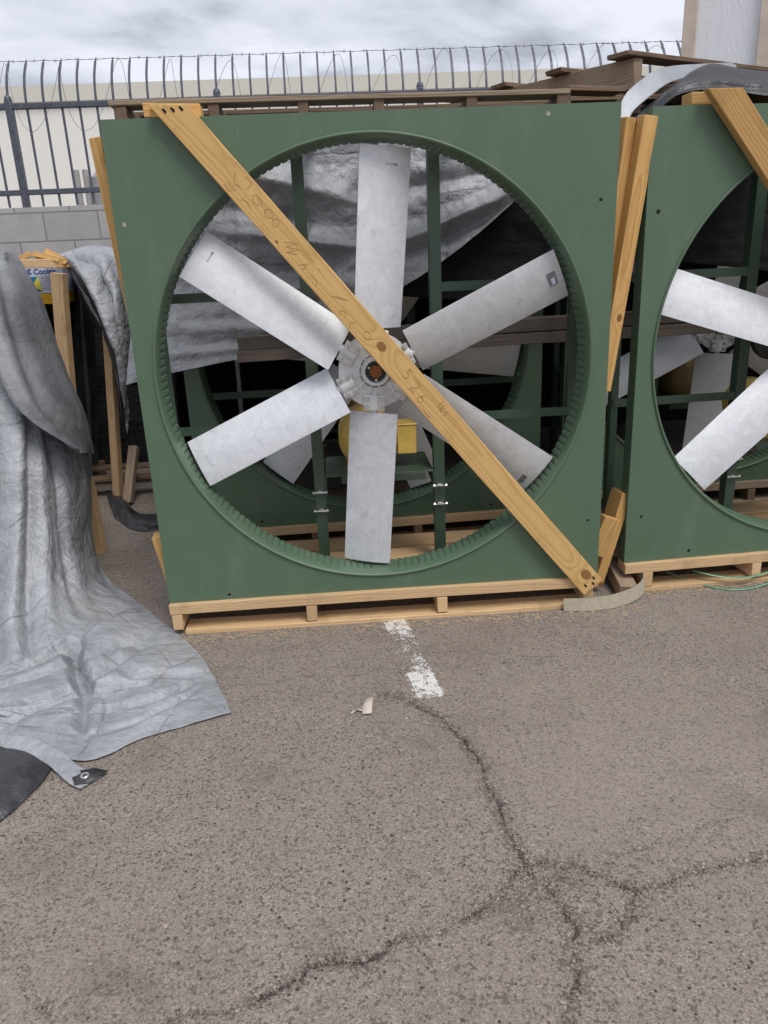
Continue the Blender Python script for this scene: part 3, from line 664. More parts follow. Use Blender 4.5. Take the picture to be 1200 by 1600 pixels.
# barbed wire along the picket tips + a loose concertina coil
bb=B(); zt=1.84+1.0; yt=WY+.15
pts=[(-6.45+i*.05,yt+.004*math.sin(i*2.1),zt+.002*math.sin(i*1.3)) for i in range(270)]
bb.tube(pts,.0016,5)
pts2=[(p[0],p[1]+.003*math.cos(i*1.9),p[2]+.003*math.sin(i*1.9)) for i,p in enumerate(pts)]; bb.tube(pts2,.0013,4)
for i in range(0,270,3):
    p=Vector(pts[i]); 
    for s_ in (1,-1): bb.tube([p-Vector((.008,.002,.012*s_)),p+Vector((.008,-.002,.012*s_))],.0013,3)
o=bb.obj('barbed_wire',M['wire'],smooth=60); tag(o,'thin barbed wire strung along the fence tips','wire')
bb=B(); pts=[]; rr=.20
for i in range(-450,900):
    t=i/900; a=t*2*math.pi*19; k_=int(t*19)
    x=-2.1+t*7.6+.045*math.sin(a)+.03*math.sin(k_*2.7)*math.sin(a*.5)**2
    pts.append((x,WY+.10+.12*math.cos(a),1.84+.745+(.225+.02*math.sin(t*41))*math.sin(a)))
bb.tube(pts,.0016,4); o=bb.obj('concertina_wire',M['wire'],smooth=60); tag(o,'looping coil of razor wire woven behind the fence pickets','wire')
# rooftop style vent pipes behind the wall
vp=thing('vent_pipes','two small grey vent pipes and a round cap beyond the block wall','pipe',(-1.8,6,0))
B().cyl((-1.87,6,0),(-1.87,6,2.38),.03).cyl((-1.78,6,0),(-1.78,6,2.38),.03).obj('pipe',M['concrete'],vp,True)
B().rev([(.0001,2.38),(.07,2.36),(.12,2.30),(.12,0)],(-1.6,6,0),'z',24).obj('dome_cap',M['concrete'],vp,True)

# film wrapped crate on the right
cx0,cy0,cx1,cy1,ch=2.90,2.35,4.2,3.10,3.9
cr_=thing('wrapped_crate','tall timber crate in clear plastic film above the right fan stack','crate',(cx0,cy0,0))
B().box((cx0+.03,cy0+.03,1.90),(cx1-.03,cy1-.03,ch-.03)).obj('film_wrap',M['film'],cr_,True)
for (a,b_) in (((cx0,cy0-.004,1.875),(cx0+.075,cy0+.026,ch)),((cx0+.42,cy0-.004,1.875),(cx0+.50,cy0+.026,ch)),((cx0+.86,cy0-.004,1.875),(cx0+.96,cy0+.026,ch)),((cx1-.09,cy0-.004,1.875),(cx1,cy0+.026,ch)),((cx0,cy0+.03,1.875),(cx0+.03,cy0+.11,ch)),((cx0,cy1-.1,1.875),(cx0+.03,cy1,ch))):
    B().box(a,b_).obj('stud',M['filmwood'],cr_,True,bevel=.003)
B().box((cx0-.004,cy0-.022,3.36),(cx1,cy0-.006,3.46)).obj('cross_board',M['filmwood'],cr_,True,bevel=.003)
m_=Matrix.Translation((cx0+.15,cy0-.03,3.27))@Matrix.Rotation(R(-22),4,'Y'); B().box((-.25,-.006,-.035),(.30,.006,.035),mat=m_).obj('brace',M['filmwood'],cr_,True)
for (x,z) in ((2.93,3.0),(3.24,2.92),(3.67,3.05)):
    B().box((x,cy0-.009,z),(x+.07,cy0-.006,z+.11)).obj('paper_label',M['paint'],cr_,True)

cr_.rotation_euler=(0,0,R(-32))
# ------------------------------------------------------------------ fans
CX,CZ,RR=.85,.85,.785
def panel_mesh():
    n=192; b_=B(); r=.790; vs=[];fs=[]; h=.85
    for i in range(n):
        a=2*math.pi*i/n+math.pi/4; vs.append((CX+r*math.cos(a),0,CZ+r*math.sin(a)))
    for k in range(1,4):
        for i in range(n):
            a=2*math.pi*i/n+math.pi/4; c_,s_=math.cos(a),math.sin(a); q=h/max(abs(c_),abs(s_)); t=k/3; rr_=r*(1-t)+q*t
            vs.append((CX+rr_*c_,0,CZ+rr_*s_))
    for k in range(3):
        for i in range(n): fs.append((k*n+i,(k*n+(i+1)%n),((k+1)*n+(i+1)%n),(k+1)*n+i))
    base=3*n; fr=[]
    for i in range(n): fr.append((vs[base+i][0],.065,vs[base+i][2]))
    vs+=fr
    for i in range(n): fs.append((base+i,base+(i+1)%n,base+n+(i+1)%n,base+n+i))
    k=len(vs)
    for i in range(n):
        v=fr[i]; vs.append((CX+(v[0]-CX)*.975,.065,CZ+(v[2]-CZ)*.975))
    for i in range(n): fs.append((base+n+i,base+n+(i+1)%n,k+(i+1)%n,k+i))
    b_.add(vs,fs); me=bpy.data.meshes.new('panel'); me.from_pydata(b_.v,[],b_.f)
    bm=bmesh.new(); bm.from_mesh(me); bmesh.ops.remove_doubles(bm,verts=bm.verts,dist=1e-5); bmesh.ops.recalc_face_normals(bm,faces=bm.faces); bm.to_mesh(me); bm.free()
    return me
def ring_mesh():
    n=1440; prof=[(.7915,-.0015),(.7900,-.0060),(.7865,-.0080),(.7825,-.0065),(.7795,-.001),(.777,.008),(.7745,.020),(.7730,.030)]
    rib=[(.7725,.036),(.7715,.042),(.7700,.055),(.7690,.072),(.7680,.090),(.7675,.104),(.7690,.110)]
    vs=[];fs=[]; allp=prof+rib
    for k,(r,y) in enumerate(allp):
        for i in range(n):
            a=2*math.pi*i/n; rr_=r
            if k>=len(prof):
                am=(.0048 if i%8==0 else (.0014 if i%8 in (1,7) else 0))*(1.0 if k<len(allp)-1 else 1.5)*min(1,(k-len(prof)+1)/2)
                da=min(abs((a-math.pi/2+math.pi)%(2*math.pi)-math.pi),abs((a+math.pi/2+math.pi)%(2*math.pi)-math.pi))
                if da<.06: am=0
                rr_+=am; 
            yy=y+(.006*math.sin(a*37)*(i%8<4) if k==len(allp)-1 else 0)
            vs.append((CX+rr_*math.cos(a),yy,CZ+rr_*math.sin(a)))
    for k in range(len(allp)-1):
        for i in range(n): fs.append((k*n+i,(k*n+(i+1)%n),((k+1)*n+(i+1)%n),(k+1)*n+i))
    me=bpy.data.meshes.new('inlet_ring'); me.from_pydata(vs,[],fs); return me
def blade_mesh():
    b_=B(); nu,nv=14,24; r0,r1=.155,.755; vs=[];fs=[]
    def pt(s_,t,side):
        r=r0+(r1-r0)*t
        ch_=.192-.006*t; pit=R(25-9*t)
        c_=(s_-.5)*ch_; cam_=.010*(1-(2*s_-1)**2)
        th=(.0022+.0045*math.sin(math.pi*min(1,s_*1.02+.0))**.6*(1-.55*t))
        yy=-cam_+ (-th if side==0 else th)*.5
        # local: c along chord tangential cw, yy front(-)/back(+)
        tx=c_*math.cos(pit)-yy*math.sin(pit); ty=c_*math.sin(pit)+yy*math.cos(pit)
        rr_=r-(.018*abs(s_-.5)*2*(1-t)*0) + (.006*(s_-.5) if t==0 else 0)
        return (tx,ty,rr_)
    for side in (0,1):
        for j in range(nv+1):
            for i in range(nu+1): vs.append(pt(i/nu,j/nv,side))
    st=(nu+1)*(nv+1)
    for side in (0,1):
        for j in range(nv):
            for i in range(nu):
                a=side*st+j*(nu+1)+i; fs.append((a,a+1,a+nu+2,a+nu+1))
    for j in range(nv):
        for i in (0,nu):
            a=j*(nu+1)+i; fs.append((a,a+nu+1,a+nu+1+st,a+st))
    for i in range(nu):
        for j in (0,nv):
            a=j*(nu+1)+i; fs.append((a,a+1,a+1+st,a+st))
    b_.add(vs,fs)
    b_.cyl((0,0,.085),(0,0,.150),.0165,.0165,16)
    b_.cyl((0,-.001,.145),(0,-.002,.172),.0175,.009,16)
    b_.cyl((0,0,.128),(0,0,.136),.021,.021,16)
    return b_.mesh('blade')
def hub_meshes():
    h=B(); h.rev([(.0001,-.002),(.040,-.002)],n=12)
    h=B(); prof=[(.055,.020),(.060,-.012),(.118,-.006),(.136,-.004),(.138,.0),(.138,.012),(.120,.016),(.05,.022)]
    h.rev(prof,n=64)
    h.rev([(.024,.0),(.037,-.004),(.038,-.030),(.042,-.036),(.050,-.036),(.054,-.030),(.057,-.010)],n=48)
    for k in range(12):
        a=k*math.pi/6+math.pi/12; m=Matrix.Rotation(a,4,'Y')
        h.box((-.003,-.020,.048),(.003,-.005,.086),mat=m)
    cl=B(); cl.box((-.040,-.021,.088),(.040,-.009,.146)); cl.box((-.038,.004,.088),(.038,.018,.146))
    n=10; vs=[];fs=[]
    for z in (.090,.144):
        for i in range(n+1):
            a=math.pi*i/n; vs.append((.021*math.cos(a),-.016-.011*math.sin(a),z))
    for i in range(n): fs.append((i,i+1,n+2+i,n+1+i))
    fs+=[tuple(range(n+1)),tuple(range(2*n+1,n,-1))]; cl.add(vs,fs)
    bo=B()
    bo.cyl((0,-.021,0),(0,-.0235,0),.0095,n=16); bo.cyl((0,-.0235,0),(0,-.030,0),.0072,n=6); bo.cyl((0,-.030,0),(0,-.036,0),.0040,n=8)
    return h.mesh('hub'),cl.mesh('clamp'),bo.mesh('bolt')
ME={'panel':panel_mesh(),'ring':ring_mesh(),'blade':blade_mesh()}
ME['hub'],ME['clamp'],ME['bolt']=hub_meshes()
for k,mt in (('panel','green'),('ring','green'),('blade','blade'),('hub','hub'),('clamp','hub'),('bolt','zinc')):
    ME[k].materials.append(M[mt]); ME[k].polygons.foreach_set('use_smooth',[True]*len(ME[k].polygons)); ME[k].set_sharp_from_angle(angle=R(35 if k!='ring' else 60))
ME['panel'].polygons.foreach_set('use_smooth',[False]*len(ME['panel'].polygons))
SH={}
def shared(key,fn,mat,smooth=35):
    if key not in SH:
        me=fn().mesh(key); me.materials.append(mat); me.polygons.foreach_set('use_smooth',[True]*len(me.polygons)); me.set_sharp_from_angle(angle=R(smooth)); SH[key]=me
    return SH[key]
def child(name,me,parent,loc=(0,0,0),rot=(0,0,0),label=None,bevel=0):
    o=bpy.data.objects.new(name,me); C.objects.link(o); o.parent=parent; o.location=loc; o.rotation_euler=rot
    if label: o['label']=label
    if bevel: bev(o,bevel)
    return o
def angle_bar(p0,p1,w_,t,up):   # L profile along p0-p1
    m,ln=frame(p0,p1,up); b_=B(); b_.box((-ln/2,-w_/2,-t),(ln/2,w_/2,0),mat=m); b_.box((-ln/2,w_/2-t,-w_),(ln/2,w_/2,-t),mat=m); return b_
def fan(label,loc,rz,rot,holes,bladeW=1.0):
    t=thing('industrial_fan',label,'fan',loc,rz,'large green belt drive fans')
    p=child('panel',ME['panel'],t); solid(p,.0025,-1)
    child('inlet_ring',ME['ring'],t); 
    hb=child('hub',ME['hub'],t,(CX,.075,CZ),(0,R(rot),0))
    for k in range(6):
        a=R(rot+60*k)
        child('blade',ME['blade'],t,(CX,.075,CZ),(0,a,0))
        c_=child('clamp',ME['clamp'],hb,(0,0,0),(0,R(60*k),0),bevel=.0015)
    for k in range(6):
        a=R(60*k)
        for sx in (-.030,.030):
            for z in (.102,.132): child('bolt',ME['bolt'],hb,(sx*math.cos(a)+z*math.sin(a),0,-sx*math.sin(a)+z*math.cos(a)),(0,a,0))
    child('shaft',shared('shaft',lambda:B().cyl((0,.045,0),(0,.62,0),.0225,n=28),M['rust']),t,(CX,0,CZ),bevel=.002)
    bk=child('bushing',shared('bushing',lambda:B().rev([(.0225,.055),(.0225,.050),(.036,.050),(.036,.09)],n=40),M['blackpaint']),t,(CX,0,CZ))
    def lugs():
        b_=B()
        for k in range(3):
            a=k*2.094+.5; b_.cyl((.030*math.cos(a),.042,.030*math.sin(a)),(.030*math.cos(a),.052,.030*math.sin(a)),.0048,n=8)
        return b_
    child('set_screw',shared('set_screw',lugs,M['zinc']),bk)
    # frame
    def up():
        b_=B(); b_.box((-.022,0,0),(.022,.004,1.66)); b_.box((-.022,.004,0),(-.018,.05,1.66)); b_.box((.018,.004,0),(.022,.05,1.66)); return b_
    for x in (.607,1.107):
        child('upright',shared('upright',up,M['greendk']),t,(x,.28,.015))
    for k,z in enumerate((.600,1.112)):
        for (xa,xb) in ((.035,.584),(1.130,1.665)):
            ln=xb-xa; key='bar%d'%int(ln*1000)
            child('cross_bar',shared(key,lambda:B().box((0,0,0),(ln,.004,.035)).box((0,.004,0),(ln,.040,.004)),M['greendk']),t,(xa,.281,z))
    for x in (.030,1.640):
        child('side_upright',shared('sideup',lambda:B().box((0,0,0),(.030,.004,1.66)).box((0,.004,0),(.004,.04,1.66)),M['greendk']),t,(x,.286,.015))
        for z in (.03,1.60): child('strut',shared('strut',lambda:B().box((0,.068,0),(.030,.280,.004)).box((0,.068,.004),(.004,.28,.03)),M['greendk']),t,(x,0,z))
    def bp():
        b_=B(); b_.box((.632,.27,.396),(1.082,.60,.402)); b_.box((.70,.27,.365),(1.05,.274,.3959)); b_.box((.632,.27,.34),(.636,.60,.3959)); b_.box((1.078,.27,.34),(1.082,.60,.3959)); return b_
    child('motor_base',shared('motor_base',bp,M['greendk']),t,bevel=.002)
    def fb():
        b_=B(); b_.box((-.010,.006,-.006),(.010,.0195,.006)); b_.cyl((-.031,0,0),(.031,0,0),.004,n=8)
        for sx in (-1,1): b_.cyl((sx*.022,0,0),(sx*.028,0,0),.0075,n=6)
        return b_
    for x in (.607,1.107):
        for z in (.335,.255): child('frame_bolt',shared('frame_bolt',fb,M['zinc']),t,(x,.262,z))
    mk='motor' if holes else 'shaded_motor'
    mo=child('motor',shared(mk,lambda:B().rev([(.0001,.30),(.05,.302),(.085,.312),(.108,.33),(.118,.36),(.118,.56),(.10,.60),(.0001,.62)],n=48).box((-.09,.34,-.125),(.09,.56,-.10)),M['yellow'] if holes else M['shadeyellow']),t,(.815,0,.528))
    def vents():
        b_=B()
        for r_,n_ in ((.02,6),(.036,12),(.052,18),(.068,22)):
            for k in range(n_):
                a=6.283*k/n_; yv=.3005 if r_<.05 else (.3015+(r_-.05)*.29); b_.box((r_*math.cos(a)-.0042,yv-.0025,r_*math.sin(a)-.0042),(r_*math.cos(a)+.0042,yv+.002,r_*math.sin(a)+.0042))
        return b_
    if holes: child('vent_holes',shared('vent_holes',vents,M['hole']),mo)
    child('junction_box',shared('junction_box',lambda:B().box((.125,.33,-.065),(.205,.43,.055)).box((.100,.345,-.03),(.1245,.42,.03)).box((.120,.3265,.0552),(.210,.434,.063)),M['yellow']),mo,bevel=.004)
    def sheave():
        return B().rev([(.0225,.44),(.11,.44),(.115,.445),(.108,.455),(.115,.465),(.11,.47),(.0225,.47)],n=48)
    child('pulley',shared('pulley',sheave,M['blackpaint']),t,(CX,0,CZ))
    for (x,z,r_,mt) in holes:
        child('plug' if mt=='putty' else 'screw_hole',shared('sh_%s_%g'%(mt,r_),lambda:B().cyl((0,-.0006,0),(0,.0005,0),r_,n=16),M[mt]),t,(x,0,z))
    return t
def pallet(loc,rz,label,matf,matd,sx=(.025,.55,1.07,1.66),w_=1.70,dep=.62):
    t=thing('wooden_pallet',label,'pallet',loc,rz,'pallets under the green fans')
    Mw=Matrix.Translation(loc)@Matrix.Rotation(rz,4,'Z')
    def bd(name,a,b_,wd,th,fc,mt):
        board(name,Mw@Vector(a),Mw@Vector(b_),wd,th,Mw.to_3x3()@Vector(fc),mt,t)
    ys=[(.02,.08,.042),(.19,.14,.020),(.36,.14,.02),(.545,.14,.020)]
    for k,(y,wd,th) in enumerate(ys):
        bd('deck_board',(-.0,y,.13-th/2),(w_,y,.13-th/2),wd,th,(0,0,1),matf if k==0 else matd)
    for x in sx:
        bd('stringer',(x,-.02,.054),(x,dep,.054),.066,.040,(1,0,0),matd)
    for y in (.03,.30,.56):
        bd('bottom_board',(0.05 if y<.1 else 0,y,.010),(w_,y,.010),.10,.020,(0,0,1),matf if y<.1 else matd)
    return t
FH=[(1.645,1.402,.006,'hole'),(1.650,.238,.0055,'hole'),(.235,.022,.006,'hole'),(.032,1.385,.007,'putty'),(1.455,1.672,.007,'putty')]
fan('green panel fan with a long pine plank nailed diagonally across its front, at centre',(0,0,.13),0,5.2,FH)
fan('green panel fan at the right edge with a short pine brace over its upper corner',(1.848,.103,.13),R(3),-12.2,[(.045,1.36,.008,'hole'),(.28,.032,.007,'hole'),(.06,.20,.006,'hole')])
fan('shaded green fan standing directly behind the centre fan, seen through its opening',(0.0,.828,.13),R(2.5),37.8,[(.29,.03,.006,'hole'),(1.45,.03,.006,'hole')])
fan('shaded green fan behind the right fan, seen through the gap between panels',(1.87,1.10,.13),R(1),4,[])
pallet((0,0,0),0,'pale pallet under the centre fan with splintered front board',M['pale'],M['pale'])
pallet((1.848,.103,0),R(3),'pale pallet under the right fan, beside the loose green strap',M['pale'],M['pale'],sx=(.10,.58,1.07,1.66))
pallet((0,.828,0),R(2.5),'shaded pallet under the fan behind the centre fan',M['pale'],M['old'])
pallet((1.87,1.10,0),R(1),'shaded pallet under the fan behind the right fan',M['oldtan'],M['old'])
# aluminium marks on the blades of the front fan: small plates and scribed arrows
# ------------------------------------------------------------------ diagonal planks, cleats, stakes
GP='new pine sticks wedged beside the fans'
pf=Vector((0,-1,0))
P0=Vector((.226,-.022,1.862)); P1=Vector((1.672,-.022,.095))
pk_=board('diagonal_plank',P0,P1,.094,.038,(0,-1,0),M['plank'],shear=.82,label='long pine plank nailed diagonally across the centre fan, marked in pencil',cat='plank')
# pencil writing on the plank, local x along the plank, local y upward-right
def strokes(parent,name,polys,mat,z,wd=.0016,sc_=1.0,org=(0,0),rot=0,plane='z'):
    b_=B(); c_,s_=math.cos(rot),math.sin(rot)
    for pl_ in polys:
        pts=[]
        for i in range(len(pl_)-1):
            for t in (0,.34,.67): pts.append((pl_[i][0]*(1-t)+pl_[i+1][0]*t,pl_[i][1]*(1-t)+pl_[i+1][1]*t))
        pts.append(pl_[-1])
        pts=[(org[0]+sc_*(x*c_-y*s_),org[1]+sc_*(x*s_+y*c_)) for x,y in pts]
        L_=[];Rr=[]
        for i,p in enumerate(pts):
            a=pts[max(i-1,0)];b2=pts[min(i+1,len(pts)-1)]; d=Vector((b2[0]-a[0],b2[1]-a[1])); d=d.normalized() if d.length>0 else Vector((1,0)); nr=Vector((-d.y,d.x))*wd/2
            L_.append((p[0]+nr.x,p[1]+nr.y,z)); Rr.append((p[0]-nr.x,p[1]-nr.y,z))
        n=len(L_); b_.add(L_+Rr,[(i,i+1,n+i+1,n+i) for i in range(n-1)])
    me=bpy.data.meshes.new(name); me.from_pydata(b_.v,[],b_.f); o=link(name,me,mat,parent); return o
def arc(cx,cy,rx,ry,a0,a1,n=10): return [(cx+rx*math.cos(R(a0+(a1-a0)*i/n)),cy+ry*math.sin(R(a0+(a1-a0)*i/n))) for i in range(n+1)]
G5=[[(.55,1.0),(.0,1.0)],[(.15,1.0),(.12,.55)]+arc(.25,.3,.32,.3,100,-130)]
G2=[arc(.3,.72,.28,.28,160,-30,8)+[(.05,0),(.75,.02)]]
G6=[[(.5,1.0),(.15,.62)]+arc(.32,.28,.3,.28,150,-200,12)]
Gl=[[(.1,1.1),(.1,.0)]]; Gb=[[(.0,1.0),(.0,.0)],arc(.18,.2,.2,.2,170,-170)]; Gs=[arc(.2,.45,.18,.17,40,230)+arc(.2,.12,.2,.18,80,-130)]
def txt(gl,x,y,s_):
    out_=[]
    for g_,dx_,dy_,k in gl:
        out_+= [[(x+dx_+px*s_*k,y+dy_+py*s_*k) for px,py in pl_] for pl_ in g_]
    return out_
HW=[]
for gl_,x_,y_,s_ in ((G5,-.005,-.012,.036),(G2,.045,-.022,.038),(G6,.095,-.030,.034)):
    HW+=txt([(gl_,0,0,1)],x_,y_,s_)
HW+=[[(.140,-.036),(.180,-.038)]]
strokes(pk_,'handwriting',HW,M['pencil'],.0196,.0023)
strokes(pk_,'handwriting',txt([(Gl,0,0,.7),(Gb,.016,0,.7),(Gs,.036,0,.6)],.165,.006,.042),M['pencil'],.0196,.0021)
W=[[(-.86,.02),(-.84,-.01),(-.82,.0)],[(-.83,.035),(-.80,.035),(-.80,.01)],[(-.86,-.022),(-.82,-.022)],[(-.86,-.035),(-.83,-.036)],arc(-.755,.012,.018,.012,0,330),arc(-.70,.012,.016,.012,60,400),arc(-.665,.01,.012,.012,20,330),arc(-.77,-.028,.02,.012,200,20),
   [(-.60,-.01),(-.57,.02),(-.59,-.02),(-.55,.012),(-.575,-.03),(-.545,-.005)],[(-.52,-.03),(-.50,0),(-.50,-.03)],[(-.47,.015),(-.43,.01)],[(-.46,-.02),(-.44,-.015),(-.43,-.03)],
   [(-.36,-.0),(-.32,.02)],[(-.37,-.012),(-.33,.012)],arc(-.30,-.025,.014,.01,0,250),arc(-.19,-.012,.015,.012,0,350),arc(-.25,-.025,.012,.01,90,300)]
for w_ in W: strokes(pk_,'pencil_mark',[w_],M['pencil'],.0196,.0017)
b_=B()
for (x,y) in ((-1.13,-.022),(-1.115,.0),(-1.10,.022),(1.115,-.018),(1.128,.010),(1.11,.026)):
    b_.cyl((x,y,.0185),(x,y,.0198),.0026,n=10); b_.add([(x-.012,y-.003,.0196),(x+.006,y-.004,.0196),(x+.004,y+.005,.0196),(x-.010,y+.004,.0196)],[(0,1,2,3)])
b_.obj('nail',M['hole'],pk_)
board('cleat',(.140,.035,1.853),(.322,.035,1.846),.042,.070,(0,-1,0),M['pine'],label='short pine cleat lying on the centre fan behind the plank top',cat='wood block')
MW2=Matrix.Translation((1.848,.103,.13))@Matrix.Rotation(R(3),4,'Z')
q0=MW2@Vector((.165,-.022,1.745)); q1=MW2@Vector((.80,-.022,.60)); 
q0=Vector((2.078,.080,1.872)); q1=q0+Vector((.646,.034,-.764)).normalized()*1.9
board('short_plank',q0,q1,.094,.038,(.05,-1,0),M['pine'],shear=.84,label='pine plank running down across the right fan out of the frame',cat='plank')
board('cleat',(1.985,.150,1.852),(2.170,.160,1.850),.042,.070,(0,-1,0),M['pine'],label='short pine cleat on the right fan under the black tarp',cat='wood block')
board('stake',(-.045,.115,1.790),(.004,.115,1.14),.038,.075,(0,-1,0),M['pine'],label='long dark pine stake leaning behind the left edge of the centre fan',cat='stake',group=GP)
board('stake',(1.772,.130,1.800),(1.700,.140,.93),.052,.036,(.55,-1,0),M['pine'],label='left of the two tall pine stakes between the centre and right fans',cat='stake',group=GP)
board('stake',(1.838,.115,1.800),(1.722,.120,.85),.060,.040,(.30,-1,0),M['pine'],label='right of the two tall pine stakes between the centre and right fans',cat='stake',group=GP)
board('stub',(-.034,.10,.385),(.012,.10,.10),.036,.06,(0,-1,0),M['pine'],label='short pine stub beside the lower left corner of the centre fan',cat='wood block',group=GP)
board('stub',(1.772,.085,.345),(1.712,.085,.19),.066,.05,(.1,-1,0),M['pine'],label='short pine block tilted in the gap at the centre fan foot',cat='wood block',group=GP)
board('stub',(1.845,.165,.425),(1.735,.145,.035),.045,.085,(.25,-1,.1),M['pine'],label='longer reddish pine stick crossing the gap between the fan feet',cat='wood block',group=GP)
board('stub',(1.865,.34,.075),(1.845,.035,.030),.075,.055,(.1,-.1,1),M['oldtan'],label='pine block lying flat between the two front pallets',cat='wood block',group=GP)
# gray beam
gb=thing('grey_timber','weathered grey doubled timber lying behind the fan blades','timber',(1.3,.5,1.04))
board('beam',(.310,.47,1.066),(2.33,.50,1.090),.052,.09,(0,-1,0),M['gray'],gb); board('beam',(.303,.468,1.016),(2.335,.497,1.036),.047,.095,(0,-1,0),M['gray'],gb)
# ------------------------------------------------------------------ pallets on top
tp=thing('top_pallet','weathered pallet lying flat along the top of the centre fan','pallet',(.8,.5,1.83),0,'old pallets stacked on top')
def tb(name,a,b_,wd,th,fc,mt): return board(name,a,b_,wd,th,fc,mt,tp)
for k,y in enumerate((.145,.34,.80,1.0)): tb('deck_board',(.01-.01*k,y,1.8935),(1.555+.02*(k%2),y,1.8935-.01),.09 if k else .10,.016,(0,0,1),M['oldtan'] if k==0 else M['old'])
for x in (.047,.351,.648,.903,1.218,1.529): tb('stringer',(x,.10,1.856),(x+.02,1.05,1.856),.052,.036,(1,0,0),M['old'])
for y in (.40,.75): tb('bottom_board',(.05,y,1.823),(1.5,y,1.823),.09,.014,(0,0,1),M['old'])
# weathered pallet with the big stringer
dp_=thing('weathered_pallet','dark weathered pallet resting tilted on the stack beside the silver strap of tarp','pallet',(1.9,.9,2.0),0,'old pallets stacked on top')
def db(name,a,b_,wd,th,fc,mt): return board(name,a,b_,wd,th,fc,mt,dp_,jag=.008)
A0=Vector((2.005,.68,2.045)); A1=Vector((1.30,1.62,2.045)); dA=(A1-A0).normalized(); dB=Vector((-dA.y,dA.x,0))*-1
dB=Vector((.88,.47,0)).normalized()
db('stringer',A0,A1,.115,.045,(-.80,-.60,0),M['oldtan'])
db('stringer',A0+dB*.62,A1+dB*.62,.10,.045,(-.8,-.6,0),M['old'])
db('stringer',A0+dB*1.15,A1+dB*1.15,.10,.045,(-.8,-.6,0),M['old'])
for k in (0.04,.36,.68,1.0):
    s0=A0+dA*k-dB*(.07); 
    db('deck_board',s0+Vector((0,0,.068)),s0+dB*1.35+Vector((0,0,.068+.015)),.10,.018,(0,0,1),M['old'])
for k in (0.10,.5,.95):
    s0=A0+dA*k-dB*(.05); db('bottom_board',s0-Vector((0,0,.068)),s0+dB*1.3-Vector((0,0,.068)),.10,.018,(0,0,1),M['old'])
# lower boards of another pallet under it
up_=thing('lower_pallet','flat weathered pallet sandwiched under the tilted one','pallet',(1.9,1.0,1.9),0,'old pallets stacked on top')
for k,(y,x0_,x1_) in enumerate(((.42,1.62,1.86),(.62,1.5,2.3),(.9,1.45,2.5),(1.25,1.4,2.5))):
    board('deck_board',(x0_,y,1.945),(x1_,y+.06,1.945),.10,.018,(0,0,1),M['old'],up_)
for x in (1.63,1.9,2.2,2.45): board('stringer',(x,.40,1.895),(x+.05,1.35,1.895),.08,.038,(1,0,0),M['oldtan'],up_)
# ------------------------------------------------------------------ tarpaulins
def gs(a,c,w_): return np.exp(-((a-c)/w_)**2)
FOLDS=[([(-.60,-.30),(-.50,-.26),(-.40,-.19),(-.345,-.13)],.12,.055),([(-.345,-.13),(-.27,-.32),(-.19,-.47)],.075,.045),([(-.19,-.47),(-.01,-.41)],.04,.045),([(-.47,-.66),(-.33,-.56),(-.19,-.47)],.035,.05),([(-.19,-.47),(-.165,-.59),(-.145,-.70)],.03,.035),([(-.20,-.2),(-.06,-.38),(.17,-.37)],.022,.04)]
def f_drape(u,v,x,y,z):
    u=np.clip((u*6-1)/5,0,1); h=0*u; up=np.clip(1.0-np.clip((v-.5)/.2,0,1),0,1); dn=1-up
    # long vertical folds in the hanging part
    for c,w_,a in ((.30,.035,.035),(.42,.05,-.04),(.52,.03,.03),(.62,.045,-.035),(.72,.03,.03),(.83,.04,-.02),(.92,.025,.018)):
        h+=up*a*gs(u+.06*np.sin(v*5+c*9),c+.05*v,w_)*np.clip(v*3,0.2,1)
    # crisp pleats on the ground
    for c,s_,a,w_ in ((.72,.25,.028,.018),(.80,-.2,.022,.015),(.88,.12,.020,.012),(.94,-.08,.012,.01),(.66,.1,.02,.02)):
        h+=dn*a*(1-np.clip(np.abs(v-(c+s_*(u-.5)*.5))/w_,0,1))
    h+=dn*.010*(ridge(x*5,y*5,0*x,2)-.5)
    for pts,a,w_ in FOLDS:
        for (x0,y0),(x1,y1) in zip(pts,pts[1:]):
            dx_,dy_=x1-x0,y1-y0; l2=dx_*dx_+dy_*dy_; t=np.clip(((x-x0)*dx_+(y-y0)*dy_)/l2,0,1); d=np.hypot(x-x0-t*dx_,y-y0-t*dy_)
            hh=a*np.clip(1-d/w_,0,1)*dn; k_=np.maximum(0,hh-np.clip(h,0,1)*.5); h=np.where(hh>.0005,np.maximum(h,hh),h)
    return h
sheet('silver_tarpaulin',[[(r[0][0]-.85,r[0][1]+.1,r[0][2]*.98+.002)]+r for r in G['drape']],None,310,420,.018,3.2,.0016,fn=f_drape,mats2=[M['blacktarp'],M['silver']],zmin=.004,seed=3.0,
  label='large crumpled silver tarpaulin draped over the left stack and spread on the asphalt',cat='tarpaulin')
def f_flap(u,v,x,y,z): return .03*gs(u,.5-.1*v,.12)-.02*gs(u,.25,.1)-.02*gs(u,.8,.08)
sheet('folded_tarpaulin',G['flap'],M['greytarp'],90,160,.008,3,.002,fn=f_flap,seed=8.0,label='dull grey folded back flap of tarpaulin hanging over the silver sheet at left',cat='tarpaulin')
